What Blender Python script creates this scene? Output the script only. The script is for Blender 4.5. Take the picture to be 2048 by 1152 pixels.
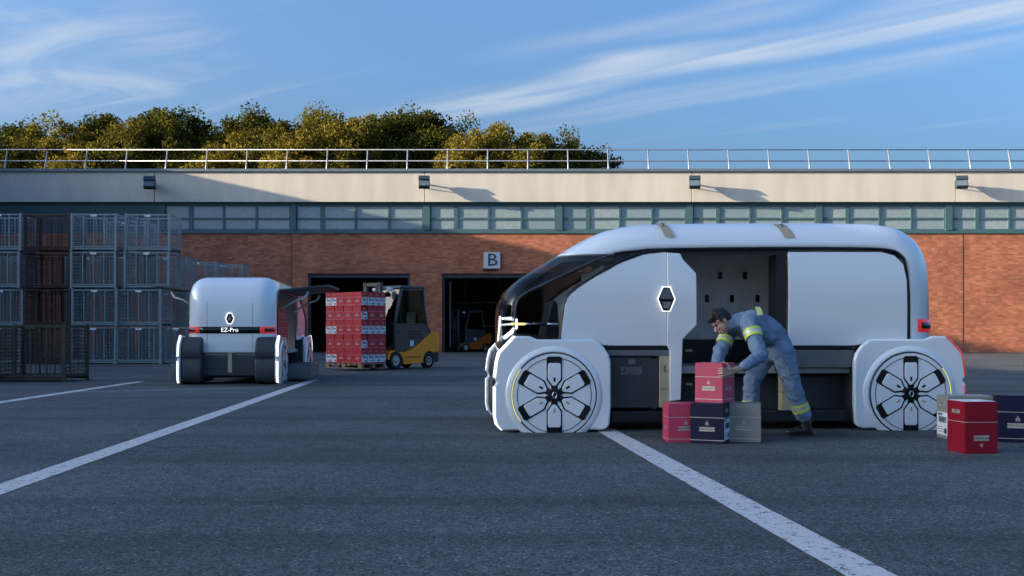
import bpy, bmesh, math, random
from mathutils import Vector, Matrix, Euler, noise
random.seed(7)
R = math.radians
for o in list(bpy.data.objects):
    bpy.data.objects.remove(o)
SC = bpy.context.scene
COL = SC.collection

# ------------------------------------------------------------------ camera
FPX, CX, HY, CH = 2010.0, 1024.0, 670.0, 1.04
cam_d = bpy.data.cameras.new('camera')
cam = bpy.data.objects.new('camera', cam_d); COL.objects.link(cam)
cam.location = (0, 0, CH); cam.rotation_euler = (R(90), 0, 0)
cam_d.sensor_width = 36; cam_d.lens = FPX/2048*36
cam_d.shift_y = (HY-576)/2048
cam_d.clip_end = 5000
SC.camera = cam
SC.render.resolution_x, SC.render.resolution_y = 1024, 576

# ------------------------------------------------------------------ light
SUN_T = Vector((0.96, 0.20, -0.205)).normalized()        # travel direction of sunlight
sun_d = bpy.data.lights.new('sun', 'SUN'); sun_d.energy = 4.4; sun_d.angle = R(0.5); sun_d.color = (1.0, 0.80, 0.56)
sun = bpy.data.objects.new('sun', sun_d); COL.objects.link(sun)
sun.rotation_euler = SUN_T.to_track_quat('-Z', 'Y').to_euler()
W = bpy.data.worlds.new('World'); SC.world = W; W.use_nodes = True
nt = W.node_tree; N = nt.nodes; Lk = nt.links
bg = N['Background']; bg.inputs['Strength'].default_value = 0.15
sky = N.new('ShaderNodeTexSky'); sky.sky_type = 'NISHITA'; sky.sun_disc = False
sky.sun_elevation = math.asin(-SUN_T.z); sky.sun_rotation = math.atan2(-SUN_T.x, -SUN_T.y)
sky.air_density = 1.0; sky.dust_density = 8.0; sky.ozone_density = 5.0; sky.altitude = 100

def wn(t, **k):
    n = N.new(t)
    for a, b in k.items(): setattr(n, a, b)
    return n
def wmath(op, a, b=None, c=None):
    n = N.new('ShaderNodeMath'); n.operation = op
    for i, v in enumerate((a, b, c)):
        if v is None: continue
        if isinstance(v, (int, float)): n.inputs[i].default_value = v
        else: Lk.new(v, n.inputs[i])
    return n.outputs[0]
tc = N.new('ShaderNodeTexCoord'); sx = N.new('ShaderNodeSeparateXYZ'); Lk.new(tc.outputs['Generated'], sx.inputs[0])
zc = wmath('MAXIMUM', sx.outputs[2], 0.03)
u_ = wmath('DIVIDE', sx.outputs[0], zc); v_ = wmath('DIVIDE', sx.outputs[1], zc)
p_ = wmath('ADD', wmath('MULTIPLY', u_, 0.765), wmath('MULTIPLY', v_, -0.644))
q_ = wmath('ADD', wmath('MULTIPLY', u_, 0.644), wmath('MULTIPLY', v_, 0.765))
def wnoise(ps, qs, scale, det, dist, off=0.0):
    c = N.new('ShaderNodeCombineXYZ')
    Lk.new(wmath('MULTIPLY', p_, ps), c.inputs[0]); Lk.new(wmath('MULTIPLY', q_, qs), c.inputs[1]); c.inputs[2].default_value = off
    n = N.new('ShaderNodeTexNoise'); Lk.new(c.outputs[0], n.inputs['Vector'])
    n.inputs['Scale'].default_value = scale; n.inputs['Detail'].default_value = det; n.inputs['Distortion'].default_value = dist
    return n.outputs['Fac']
def wramp(x, a, b):
    n = N.new('ShaderNodeMapRange'); n.interpolation_type = 'SMOOTHSTEP'
    Lk.new(x, n.inputs[0]); n.inputs[1].default_value = a; n.inputs[2].default_value = b
    return n.outputs[0]
big = wnoise(0.35, 1.0, 0.8, 4, 0.6, 3.1)
fine = wnoise(0.5, 3.2, 1.4, 9, 0.5, 0.0)
fine2 = wnoise(1.0, 2.2, 1.1, 8, 1.2, 5.0)
def band(q0, w, amp, p0, p1):
    wob = wmath('MULTIPLY', wmath('SUBTRACT', big, 0.5), 0.9)
    d = wmath('ABSOLUTE', wmath('SUBTRACT', wmath('ADD', q_, wob), q0))
    g = wramp(d, w, 0.0)
    g = wmath('MULTIPLY', g, wramp(p_, p0, p1))
    g = wmath('MULTIPLY', g, wmath('ADD', wmath('MULTIPLY', wramp(fine, 0.3, 0.7), 0.8), 0.2))
    return wmath('MULTIPLY', g, amp)
cl = wmath('MULTIPLY', wmath('MULTIPLY', wramp(fine, 0.52, 0.85), wramp(big, 0.5, 0.75)), 0.35)
cl = wmath('ADD', cl, band(3.23, 0.30, 0.80, -4.0, -2.8))
cl = wmath('ADD', cl, band(3.75, 0.26, 0.35, -3.9, -2.6))
cl = wmath('ADD', cl, band(2.75, 0.22, 0.30, -2.6, -1.6))
dl = wmath('ADD', wmath('POWER', wmath('ADD', p_, 3.7), 2), wmath('POWER', wmath('MULTIPLY', wmath('SUBTRACT', q_, 1.75), 1.3), 2))
cl = wmath('ADD', cl, wmath('MULTIPLY', wmath('MULTIPLY', wramp(dl, 1.3, 0.0), wramp(fine2, 0.42, 0.75)), 0.42))
cl = wmath('MULTIPLY', cl, wramp(sx.outputs[2], 0.06, 0.2))
cl = wmath('MINIMUM', cl, 1.0)
mixw = N.new('ShaderNodeMix'); mixw.data_type = 'RGBA'
Lk.new(cl, mixw.inputs['Factor']); Lk.new(sky.outputs[0], mixw.inputs['A'])
mixw.inputs['B'].default_value = (1.75, 1.85, 1.95, 1)
Lk.new(mixw.outputs['Result'], bg.inputs['Color'])
SC.view_settings.view_transform = 'Standard'; SC.view_settings.look = 'None'
SC.view_settings.gamma = 1; SC.view_settings.use_curve_mapping = False
SC.view_settings.exposure = 1.55

# ------------------------------------------------------------------ helpers
def at(px, py, Y):
    return Vector(((px-CX)/FPX*Y, Y, CH+(HY-py)/FPX*Y))
def tag(o, label=None, cat=None, group=None, kind=None):
    if label: o['label'] = label
    if cat: o['category'] = cat
    if group: o['group'] = group
    if kind: o['kind'] = kind
    return o
def thing(name, label, cat, loc=(0, 0, 0), rz=0, group=None):
    o = bpy.data.objects.new(name, None); COL.objects.link(o)
    o.empty_display_size = .2
    o.location = loc; o.rotation_euler = (0, 0, rz)
    return tag(o, label, cat, group)
KIDS = {}
def add(name, me, parent=None):
    o = bpy.data.objects.new(name, me); COL.objects.link(o)
    if parent is not None:
        o.parent = parent; KIDS.setdefault(parent.name, []).append(o)
    return o
def copy_tree(o, parent=None):
    c = o.copy(); COL.objects.link(c); c.parent = parent
    if parent is not None: KIDS.setdefault(parent.name, []).append(c)
    for ch in list(KIDS.get(o.name, [])): copy_tree(ch, c)
    return c

class MB:
    def __init__(s): s.v = []; s.f = []
    def quadgrid(s, rows, close_u=False, close_v=False):
        b = len(s.v); n = len(rows[0]); m = len(rows)
        for r in rows: s.v += [tuple(p) for p in r]
        for i in range(m if close_v else m-1):
            for j in range(n if close_u else n-1):
                a = b+i*n+j; c = b+i*n+(j+1) % n; i2 = (i+1) % m
                s.f.append((a, c, b+i2*n+(j+1) % n, b+i2*n+j))
        return s
    def box(s, c, d, rot=None):
        b = len(s.v)
        for x in (-.5, .5):
            for y in (-.5, .5):
                for z in (-.5, .5):
                    p = Vector((x*d[0], y*d[1], z*d[2]))
                    if rot is not None: p = rot @ p
                    s.v.append(tuple(p+Vector(c)))
        for f in ((0, 1, 3, 2), (4, 6, 7, 5), (0, 4, 5, 1), (2, 3, 7, 6), (0, 2, 6, 4), (1, 5, 7, 3)):
            s.f.append(tuple(b+i for i in f))
        return s
    def bx(s, x0, x1, y0, y1, z0, z1):
        return s.box(((x0+x1)/2, (y0+y1)/2, (z0+z1)/2), (abs(x1-x0), abs(y1-y0), abs(z1-z0)))
    def prism(s, poly, y0, y1, ax='y'):
        b = len(s.v); n = len(poly)
        for d in (y0, y1):
            for p in poly:
                s.v.append({'y': (p[0], d, p[1]), 'x': (d, p[0], p[1]), 'z': (p[0], p[1], d)}[ax])
        s.f.append(tuple(range(b, b+n))); s.f.append(tuple(range(b+2*n-1, b+n-1, -1)))
        for i in range(n):
            j = (i+1) % n
            s.f.append((b+i, b+n+i, b+n+j, b+j))
        return s
    def tube(s, pts, r, n=8, cap=True):
        pts = [Vector(p) for p in pts]; b0 = len(s.v); rows = []
        rs = r if isinstance(r, (list, tuple)) else [r]*len(pts)
        up = None
        for i, p in enumerate(pts):
            d = (pts[min(i+1, len(pts)-1)]-pts[max(i-1, 0)]).normalized()
            if up is None:
                up = Vector((0, 0, 1)) if abs(d.z) < .9 else Vector((1, 0, 0))
            a = d.cross(up).normalized(); up2 = a.cross(d).normalized(); up = up2
            rows.append([p+(a*math.cos(2*math.pi*k/n)+up2*math.sin(2*math.pi*k/n))*rs[i] for k in range(n)])
        s.quadgrid(rows, close_u=True)
        if cap:
            s.f.append(tuple(range(b0+n-1, b0-1, -1))); e = len(s.v); s.f.append(tuple(range(e-n, e)))
        return s
    def lathe(s, prof, c, axis='y', n=48):
        rows = []
        for (r, h) in prof:
            row = []
            for k in range(n):
                a = 2*math.pi*k/n; p = (r*math.cos(a), h, r*math.sin(a))
                if axis == 'x': p = (h, r*math.cos(a), r*math.sin(a))
                if axis == 'z': p = (r*math.cos(a), r*math.sin(a), h)
                row.append((p[0]+c[0], p[1]+c[1], p[2]+c[2]))
            rows.append(row)
        return s.quadgrid(rows, close_u=True)
    def ball(s, c, rad, rot=None, n=12, m=8):
        b = len(s.v); rows = []
        for i in range(m+1):
            t = math.pi*(0.02+0.96*i/m); row = []
            for k in range(n):
                a = 2*math.pi*k/n
                p = Vector((rad[0]*math.sin(t)*math.cos(a), rad[1]*math.sin(t)*math.sin(a), rad[2]*math.cos(t)))
                if rot is not None: p = rot @ p
                row.append(p+Vector(c))
            rows.append(row)
        s.quadgrid(rows, close_u=True)
        s.f.append(tuple(range(b, b+n))); e = len(s.v); s.f.append(tuple(range(e-1, e-n-1, -1)))
        return s
    def capsule(s, a, b, ra, rb, n=12):
        a = Vector(a); b = Vector(b); d = (b-a); L = d.length or 1e-4; d = d/L
        pts = []; rs = []
        for t in (80, 55, 28, 0):
            pts.append(a-d*ra*math.sin(R(t))); rs.append(max(ra*math.cos(R(t)), .0015))
        for t in (0, 28, 55, 80):
            pts.append(b+d*rb*math.sin(R(t))); rs.append(max(rb*math.cos(R(t)), .0015))
        return s.tube(pts, rs, n)
    def mesh(s, name, mat=None, smooth=False, fix=True):
        me = bpy.data.meshes.new(name); me.from_pydata(s.v, [], s.f); 
        if fix:
            bm = bmesh.new(); bm.from_mesh(me); bmesh.ops.recalc_face_normals(bm, faces=bm.faces); bm.to_mesh(me); bm.free()
        me.update()
        if mat: me.materials.append(mat)
        if smooth:
            me.polygons.foreach_set('use_smooth', [True]*len(me.polygons))
        return me
    def build(s, name, mat, parent=None, smooth=False, bevel=0, seg=2, ang=35):
        o = add(name, s.mesh(name, mat, smooth or bevel > 0), parent)
        if bevel:
            m = o.modifiers.new('bevel', 'BEVEL'); m.width = bevel; m.segments = seg; m.limit_method = 'ANGLE'; m.angle_limit = R(ang); m.harden_normals = True
        if smooth or bevel:
            m = o.modifiers.new('norm', 'EDGE_SPLIT') if smooth == 'split' else None
            if m: m.split_angle = R(40)
        return o
def clip_ground(me, z=0.0):
    bm = bmesh.new(); bm.from_mesh(me)
    g = list(bm.verts)+list(bm.edges)+list(bm.faces)
    bmesh.ops.bisect_plane(bm, geom=g, plane_co=(0, 0, z), plane_no=(0, 0, 1), clear_inner=True)
    bm.to_mesh(me); bm.free(); return me
def catmull(P, n=6):
    out = []; m = len(P)
    for i in range(m-1):
        p0 = Vector(P[max(i-1, 0)]); p1 = Vector(P[i]); p2 = Vector(P[i+1]); p3 = Vector(P[min(i+2, m-1)])
        for k in range(n):
            t = k/n
            out.append(0.5*((2*p1)+(p2-p0)*t+(2*p0-5*p1+4*p2-p3)*t*t+(3*p1-p0-3*p2+p3)*t**3))
    out.append(Vector(P[-1])); return out
def text_mesh(body, size, mat, ext=.0008):
    cu = bpy.data.curves.new('lettering', 'FONT'); cu.body = body; cu.size = size; cu.align_x = 'CENTER'; cu.align_y = 'CENTER'; cu.extrude = ext; cu.resolution_u = 2
    o = bpy.data.objects.new('tmp_lettering', cu); COL.objects.link(o)
    dg = bpy.context.evaluated_depsgraph_get(); me = bpy.data.meshes.new_from_object(o.evaluated_get(dg))
    bpy.data.objects.remove(o); bpy.data.curves.remove(cu)
    me.name = 'lettering'; me.materials.clear(); me.materials.append(mat); return me

# ------------------------------------------------------------------ materials
def nodes_of(name):
    m = bpy.data.materials.new(name); m.use_nodes = True
    return m, m.node_tree.nodes, m.node_tree.links, m.node_tree.nodes['Principled BSDF']
def mat(name, col, rough=.5, metal=0., var=.12, scale=6., bump=0., bscale=60., coat=0., emit=None, estr=0., spec=.5, stretch=(1, 1, 1)):
    m, n, l, b = nodes_of(name)
    t = n.new('ShaderNodeTexCoord'); mp = n.new('ShaderNodeMapping'); mp.inputs['Scale'].default_value = stretch
    l.new(t.outputs['Object'], mp.inputs[0])
    nz = n.new('ShaderNodeTexNoise'); nz.inputs['Scale'].default_value = scale; nz.inputs['Detail'].default_value = 6
    l.new(mp.outputs[0], nz.inputs['Vector'])
    mr = n.new('ShaderNodeMapRange'); mr.inputs[1].default_value = .25; mr.inputs[2].default_value = .75
    mr.inputs[3].default_value = 1-var; mr.inputs[4].default_value = 1+var; l.new(nz.outputs['Fac'], mr.inputs[0])
    mx = n.new('ShaderNodeMix'); mx.data_type = 'RGBA'; mx.blend_type = 'MULTIPLY'; mx.inputs['Factor'].default_value = 1
    mx.inputs['A'].default_value = (*col, 1); l.new(mr.outputs[0], mx.inputs['B'])
    l.new(mx.outputs['Result'], b.inputs['Base Color'])
    rr = n.new('ShaderNodeMapRange'); rr.inputs[3].default_value = max(rough-.08, .02); rr.inputs[4].default_value = min(rough+.08, 1)
    l.new(nz.outputs['Fac'], rr.inputs[0]); l.new(rr.outputs[0], b.inputs['Roughness'])
    b.inputs['Metallic'].default_value = metal; b.inputs['Specular IOR Level'].default_value = spec
    if coat: b.inputs['Coat Weight'].default_value = coat; b.inputs['Coat Roughness'].default_value = .05; b.inputs['Coat IOR'].default_value = 1.6
    if bump:
        nb = n.new('ShaderNodeTexNoise'); nb.inputs['Scale'].default_value = bscale; nb.inputs['Detail'].default_value = 5; l.new(mp.outputs[0], nb.inputs['Vector'])
        bp = n.new('ShaderNodeBump'); bp.inputs['Strength'].default_value = bump; bp.inputs['Distance'].default_value = .01
        l.new(nb.outputs['Fac'], bp.inputs['Height']); l.new(bp.outputs[0], b.inputs['Normal'])
    if emit: b.inputs['Emission Color'].default_value = (*emit, 1); b.inputs['Emission Strength'].default_value = estr
    return m
def glass(name, tint, gloss_rough=.02):
    m, n, l, b = nodes_of(name); n.remove(b)
    tr = n.new('ShaderNodeBsdfTransparent'); tr.inputs[0].default_value = (*tint, 1)
    gl = n.new('ShaderNodeBsdfGlossy'); gl.inputs['Roughness'].default_value = gloss_rough
    fr = n.new('ShaderNodeFresnel'); fr.inputs[0].default_value = 1.45
    mx = n.new('ShaderNodeMixShader'); gm = n.new('ShaderNodeNewGeometry'); iv = n.new('ShaderNodeMath'); iv.operation = 'SUBTRACT'; iv.inputs[0].default_value = 1; l.new(gm.outputs['Backfacing'], iv.inputs[1]); fm_ = n.new('ShaderNodeMath'); fm_.operation = 'MULTIPLY'; l.new(fr.outputs[0], fm_.inputs[0]); l.new(iv.outputs[0], fm_.inputs[1])
    l.new(fm_.outputs[0], mx.inputs[0]); l.new(tr.outputs[0], mx.inputs[1]); l.new(gl.outputs[0], mx.inputs[2])
    l.new(mx.outputs[0], n['Material Output'].inputs[0]); return m
M = {}
M['white'] = mat('van_white_paint', (.82, .87, .89), .22, 0, .015, 1.2, coat=1, spec=.6)
M['whiteside'] = mat('van_satin_white_panel', (.82, .875, .90), .20, 0, .015, 1.0, coat=1, spec=.7)
M['black'] = mat('black_rubber', (.012, .013, .015), .45, 0, .15)
M['blackgloss'] = mat('black_gloss', (.008, .009, .011), .15)
M['darkgrey'] = mat('dark_grey_plastic', (.035, .042, .05), .5, bump=.1)
M['midgrey'] = mat('grey_sill', (.13, .14, .15), .45)
M['intgrey'] = mat('interior_grey_panel', (.80, .79, .76), .55)
M['gold'] = mat('champagne_beige_plastic', (.42, .37, .25), .45)
M['lens_red'] = mat('red_lamp', (.55, .02, .015), .2, emit=(1, .05, .03), estr=.10)
M['led'] = mat('white_led', (.85, .87, .9), .3, emit=(1, .98, .95), estr=.42)
M['led_y'] = mat('yellow_led', (.8, .75, .2), .3, emit=(1, .85, .25), estr=.3)
M['vglass'] = glass('dark_tinted_glass', (.60, .64, .66))
M['cglass'] = glass('cab_glass', (.55, .62, .62))
M['chrome'] = mat('chrome', (.6, .6, .62), .2, 1)

# ------------------------------------------------------------------ ground
def asphalt():
    m, n, l, b = nodes_of('asphalt')
    t = n.new('ShaderNodeTexCoord')
    def nz(sc, det=4, st=(1, 1, 1)):
        mp = n.new('ShaderNodeMapping'); mp.inputs['Scale'].default_value = st; l.new(t.outputs['Object'], mp.inputs[0])
        q = n.new('ShaderNodeTexNoise'); q.inputs['Scale'].default_value = sc; q.inputs['Detail'].default_value = det; l.new(mp.outputs[0], q.inputs['Vector']); return q.outputs['Fac']
    def mrange(x, a, b_, c, d):
        q = n.new('ShaderNodeMapRange'); l.new(x, q.inputs[0])
        for i, v in enumerate((a, b_, c, d)): q.inputs[i+1].default_value = v
        return q.outputs[0]
    def mul(a, b_):
        q = n.new('ShaderNodeMath'); q.operation = 'MULTIPLY'; l.new(a, q.inputs[0]); l.new(b_, q.inputs[1]); return q.outputs[0]
    v = n.new('ShaderNodeTexVoronoi'); v.inputs['Scale'].default_value = 85; l.new(t.outputs['Object'], v.inputs['Vector'])
    sep = n.new('ShaderNodeSeparateColor'); l.new(v.outputs['Color'], sep.inputs[0])
    stone = mrange(sep.outputs[0], 0, 1, .25, 1.9)
    bright = mrange(sep.outputs[1], .93, 1.0, 1.0, 2.6)
    f = mul(mul(stone, bright), mrange(nz(.35, 5), .3, .7, .72, 1.25))
    f = mul(f, mrange(nz(1.0, 3, (.05, .75, 1)), .50, .66, 1.0, .58))      # long darker streaks stretched sideways
    f = mul(f, mrange(nz(7, 5), .3, .7, .82, 1.18))
    f = mul(f, mrange(nz(.9, 6), .60, .74, 1.0, .62))                      # oil stains and damp patches
    vc = n.new('ShaderNodeTexVoronoi'); vc.feature = 'DISTANCE_TO_EDGE'; vc.inputs['Scale'].default_value = .16
    dn = n.new('ShaderNodeTexNoise'); dn.inputs['Scale'].default_value = 1.3; dn.inputs['Detail'].default_value = 6; l.new(t.outputs['Object'], dn.inputs['Vector'])
    dv = n.new('ShaderNodeVectorMath'); dv.operation = 'MULTIPLY_ADD'; l.new(dn.outputs['Color'], dv.inputs[0]); dv.inputs[1].default_value = (1.2, 1.2, 0); l.new(t.outputs['Object'], dv.inputs[2]); l.new(dv.outputs[0], vc.inputs['Vector'])
    f = mul(f, mrange(vc.outputs['Distance'], .0, .0022, .45, 1.0))         # hairline cracks
    mx = n.new('ShaderNodeMix'); mx.data_type = 'RGBA'; l.new(sep.outputs[2], mx.inputs['Factor'])
    mx.inputs['A'].default_value = (.058, .073, .083, 1); mx.inputs['B'].default_value = (.080, .080, .076, 1)
    m2 = n.new('ShaderNodeMix'); m2.data_type = 'RGBA'; m2.blend_type = 'MULTIPLY'; m2.inputs['Factor'].default_value = 1
    l.new(mx.outputs['Result'], m2.inputs['A']); l.new(f, m2.inputs['B']); l.new(m2.outputs['Result'], b.inputs['Base Color'])
    b.inputs['Roughness'].default_value = .82; b.inputs['Specular IOR Level'].default_value = .35
    bp = n.new('ShaderNodeBump'); bp.inputs['Strength'].default_value = .6; bp.inputs['Distance'].default_value = .006
    l.new(v.outputs['Distance'], bp.inputs['Height']); l.new(bp.outputs[0], b.inputs['Normal'])
    return m
M['asphalt'] = asphalt()
g = MB(); g.quadgrid([[(x, y, 0) for x in (-1500, -60, 60, 1500)] for y in (-800, -60, 100, 2500)])
tag(g.build('ground', M['asphalt']), kind='structure')

def linepaint():
    m, n, l, b = nodes_of('worn_line_paint')
    t = n.new('ShaderNodeTexCoord')
    v = n.new('ShaderNodeTexVoronoi'); v.inputs['Scale'].default_value = 70; l.new(t.outputs['Object'], v.inputs['Vector'])
    q = n.new('ShaderNodeTexNoise'); q.inputs['Scale'].default_value = 14; q.inputs['Detail'].default_value = 8; l.new(t.outputs['Object'], q.inputs['Vector'])
    sep = n.new('ShaderNodeSeparateColor'); l.new(v.outputs['Color'], sep.inputs[0])
    ad = n.new('ShaderNodeMath'); ad.operation = 'MULTIPLY_ADD'; l.new(sep.outputs[0], ad.inputs[0]); ad.inputs[1].default_value = .35; l.new(q.outputs['Fac'], ad.inputs[2])
    mr = n.new('ShaderNodeMapRange'); mr.inputs[1].default_value = .80; mr.inputs[2].default_value = .90; l.new(ad.outputs[0], mr.inputs[0])
    mx = n.new('ShaderNodeMix'); mx.data_type = 'RGBA'; l.new(mr.outputs[0], mx.inputs['Factor'])
    mx.inputs['A'].default_value = (.56, .56, .54, 1); mx.inputs['B'].default_value = (.09, .09, .09, 1)
    l.new(mx.outputs['Result'], b.inputs['Base Color']); b.inputs['Roughness'].default_value = .75
    bp = n.new('ShaderNodeBump'); bp.inputs['Strength'].default_value = .5; bp.inputs['Distance'].default_value = .005; l.new(v.outputs['Distance'], bp.inputs['Height']); l.new(bp.outputs[0], b.inputs['Normal'])
    return m
M['line'] = linepaint()
def ground_line(a, b, w, z=.004):
    a = Vector((*a, 0)); b = Vector((*b, 0)); d = (b-a).normalized(); s = Vector((-d.y, d.x, 0))*w/2; rows = []
    n = int((b-a).length/.15)
    for i in range(n+1):
        p = a+(b-a)*i/n
        j1 = 1+.06*noise.noise((p.x*5, p.y*5, 1)); j2 = 1+.06*noise.noise((p.x*5, p.y*5, 9))
        rows.append([p-s*j1+Vector((0, 0, z)), p+s*j2+Vector((0, 0, z))])
    tag(MB().quadgrid(rows).build('road_marking', M['line']), kind='structure')
ground_line((-2.98, 0.0), (-4.57, 23.2), .215)
ground_line((1.89, 0.0), (0.31, 20.0), .225)
ground_line((-7.05, 0.0), (-8.27, 22.4), .2)
ground_line((-8.0, 18.25), (-4.75, 19.9), .06)

# ------------------------------------------------------------------ warehouse
WY = 59.7
def wx(px): return (px-CX)/FPX*WY
def wz(py): return CH+(HY-py)/FPX*WY
def brick_mat():
    m, n, l, b = nodes_of('red_brick')
    t = n.new('ShaderNodeTexCoord'); s = n.new('ShaderNodeSeparateXYZ'); l.new(t.outputs['Object'], s.inputs[0])
    ad = n.new('ShaderNodeMath'); ad.operation = 'ADD'; l.new(s.outputs[0], ad.inputs[0]); l.new(s.outputs[1], ad.inputs[1])
    c = n.new('ShaderNodeCombineXYZ'); l.new(ad.outputs[0], c.inputs[0]); l.new(s.outputs[2], c.inputs[1])
    br = n.new('ShaderNodeTexBrick'); l.new(c.outputs[0], br.inputs['Vector'])
    br.inputs['Scale'].default_value = 1; br.inputs['Brick Width'].default_value = .32; br.inputs['Row Height'].default_value = .105
    br.inputs['Mortar Size'].default_value = .011; br.inputs['Mortar Smooth'].default_value = .3; br.inputs['Bias'].default_value = -.1
    br.inputs['Color1'].default_value = (.36, .108, .052, 1); br.inputs['Color2'].default_value = (.47, .165, .085, 1); br.inputs['Mortar'].default_value = (.27, .15, .105, 1)
    nz = n.new('ShaderNodeTexNoise'); nz.inputs['Scale'].default_value = .45; nz.inputs['Detail'].default_value = 7; l.new(t.outputs['Object'], nz.inputs['Vector'])
    mr = n.new('ShaderNodeMapRange'); mr.inputs[1].default_value = .3; mr.inputs[2].default_value = .7; mr.inputs[3].default_value = .8; mr.inputs[4].default_value = 1.2; l.new(nz.outputs['Fac'], mr.inputs[0])
    wn_ = n.new('ShaderNodeTexWhiteNoise'); sn = n.new('ShaderNodeVectorMath'); sn.operation = 'SNAP'; sn.inputs[1].default_value = (.32, .105, 1); l.new(c.outputs[0], sn.inputs[0]); l.new(sn.outputs[0], wn_.inputs['Vector'])
    m3 = n.new('ShaderNodeMapRange'); m3.inputs[3].default_value = .78; m3.inputs[4].default_value = 1.25; l.new(wn_.outputs['Value'], m3.inputs[0])
    mu = n.new('ShaderNodeMath'); mu.operation = 'MULTIPLY'; l.new(mr.outputs[0], mu.inputs[0]); l.new(m3.outputs[0], mu.inputs[1])
    mx = n.new('ShaderNodeMix'); mx.data_type = 'RGBA'; mx.blend_type = 'MULTIPLY'; mx.inputs['Factor'].default_value = 1
    l.new(br.outputs['Color'], mx.inputs['A']); l.new(mu.outputs[0], mx.inputs['B']); l.new(mx.outputs['Result'], b.inputs['Base Color'])
    b.inputs['Roughness'].default_value = .85
    bp = n.new('ShaderNodeBump'); bp.inputs['Strength'].default_value = .35; bp.inputs['Distance'].default_value = .01; bp.invert = True
    l.new(br.outputs['Fac'], bp.inputs['Height']); l.new(bp.outputs[0], b.inputs['Normal'])
    return m
M['brick'] = brick_mat()
M['fascia'] = mat('painted_concrete_fascia', (.58, .56, .50), .8, 0, .13, 1.1, bump=.15, bscale=5, stretch=(1, 1, .16))
M['teal'] = mat('teal_painted_steel', (.055, .125, .145), .5, 0, .12, 3)
M['coping'] = mat('grey_metal_coping', (.17, .21, .25), .45, .3)
M['rail'] = mat('galvanised_rail', (.36, .39, .43), .4, .5)
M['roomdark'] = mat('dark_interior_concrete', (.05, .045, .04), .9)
M['roof'] = mat('roof_felt', (.12, .12, .12), .9)
def pane_mat():
    m, n, l, b = nodes_of('veined_obscure_glass')
    t = n.new('ShaderNodeTexCoord')
    nz = n.new('ShaderNodeTexNoise'); nz.inputs['Scale'].default_value = .9; nz.inputs['Detail'].default_value = 3; l.new(t.outputs['Object'], nz.inputs['Vector'])
    vm = n.new('ShaderNodeVectorMath'); vm.operation = 'MULTIPLY_ADD'; l.new(nz.outputs['Color'], vm.inputs[0]); vm.inputs[1].default_value = (.6, .6, .6); l.new(t.outputs['Object'], vm.inputs[2])
    v = n.new('ShaderNodeTexVoronoi'); v.feature = 'DISTANCE_TO_EDGE'; v.inputs['Scale'].default_value = 2.6; l.new(vm.outputs[0], v.inputs['Vector'])  # paler net of lines along warped cell edges
    mr = n.new('ShaderNodeMapRange'); mr.inputs[1].default_value = .0; mr.inputs[2].default_value = .05; mr.inputs[3].default_value = 1; mr.inputs[4].default_value = 0; l.new(v.outputs['Distance'], mr.inputs[0])
    oi = n.new('ShaderNodeObjectInfo'); mm = n.new('ShaderNodeMath'); mm.operation = 'MULTIPLY'; l.new(mr.outputs[0], mm.inputs[0]); l.new(oi.outputs['Random'], mm.inputs[1])
    m0 = n.new('ShaderNodeMix'); m0.data_type = 'RGBA'; l.new(oi.outputs['Random'], m0.inputs['Factor']); m0.inputs['A'].default_value = (.20, .29, .33, 1); m0.inputs['B'].default_value = (.27, .35, .38, 1)
    mx = n.new('ShaderNodeMix'); mx.data_type = 'RGBA'; l.new(mm.outputs[0], mx.inputs['Factor'])
    l.new(m0.outputs['Result'], mx.inputs['A']); mx.inputs['B'].default_value = (.36, .43, .46, 1)
    l.new(mx.outputs['Result'], b.inputs['Base Color']); b.inputs['Roughness'].default_value = .15; b.inputs['Specular IOR Level'].default_value = .9
    return m
M['pane'] = pane_mat()

ware = thing('warehouse', 'long low red brick warehouse with cream fascia, window strip and two loading doors', 'building', (0, WY, 0))
X0, X1 = -34.9, 46.0
ZB, ZW0, ZW1, ZF0, ZF1 = wz(467), wz(464), wz(406), wz(405), wz(345)
doors = [(wx(616), wx(820)), (wx(884), wx(1088))]; ZD = wz(547)
w = MB()
xs = [X0, doors[0][0], doors[0][1], doors[1][0], doors[1][1], X1]
for i in (0, 2, 4): w.bx(xs[i], xs[i+1], 0, .4, -.1, ZB)
for d in doors: w.bx(d[0], d[1], 0, .4, ZD, ZB)
w.build('wall', M['brick'], ware)
for px in (583, 1926, 1400): MB().bx(wx(px)-.015, wx(px)+.015, -.012, .05, 0, ZB-.01).build('wall_joint', M['darkgrey'], ware)
for d in doors:
    f = MB(); t_ = .14
    f.bx(d[0]+.003, d[0]+t_, .12, .32, 0, ZD-.003); f.bx(d[1]-t_, d[1]-.003, .12, .32, 0, ZD-.003); f.bx(d[0]+t_, d[1]-t_, .12, .32, ZD-.25, ZD-.003)
    f.build('door_frame', M['darkgrey'], ware)
    s_ = MB(); nb = int((d[1]-d[0]+.6)/.115)
    for i in range(nb):
        x = d[0]-.3+.115*i; s_.bx(x, x+.10, -.012, .02, ZD+.005, ZD+.31)
    s_.build('soldier_course', M['brick'], ware)
tk = MB(); tk.tube([(doors[1][0]+.45, .6, ZD-.4), (doors[1][0]+.45, .6, .3)], .05); tk.build('door_track', M['midgrey'], ware)
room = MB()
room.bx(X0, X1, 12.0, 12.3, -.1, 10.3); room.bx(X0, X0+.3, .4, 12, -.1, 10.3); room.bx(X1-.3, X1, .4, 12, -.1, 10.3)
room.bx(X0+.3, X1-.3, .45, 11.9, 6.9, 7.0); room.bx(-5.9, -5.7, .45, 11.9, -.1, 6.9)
room.build('inner_wall', M['roomdark'], ware)
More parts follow.
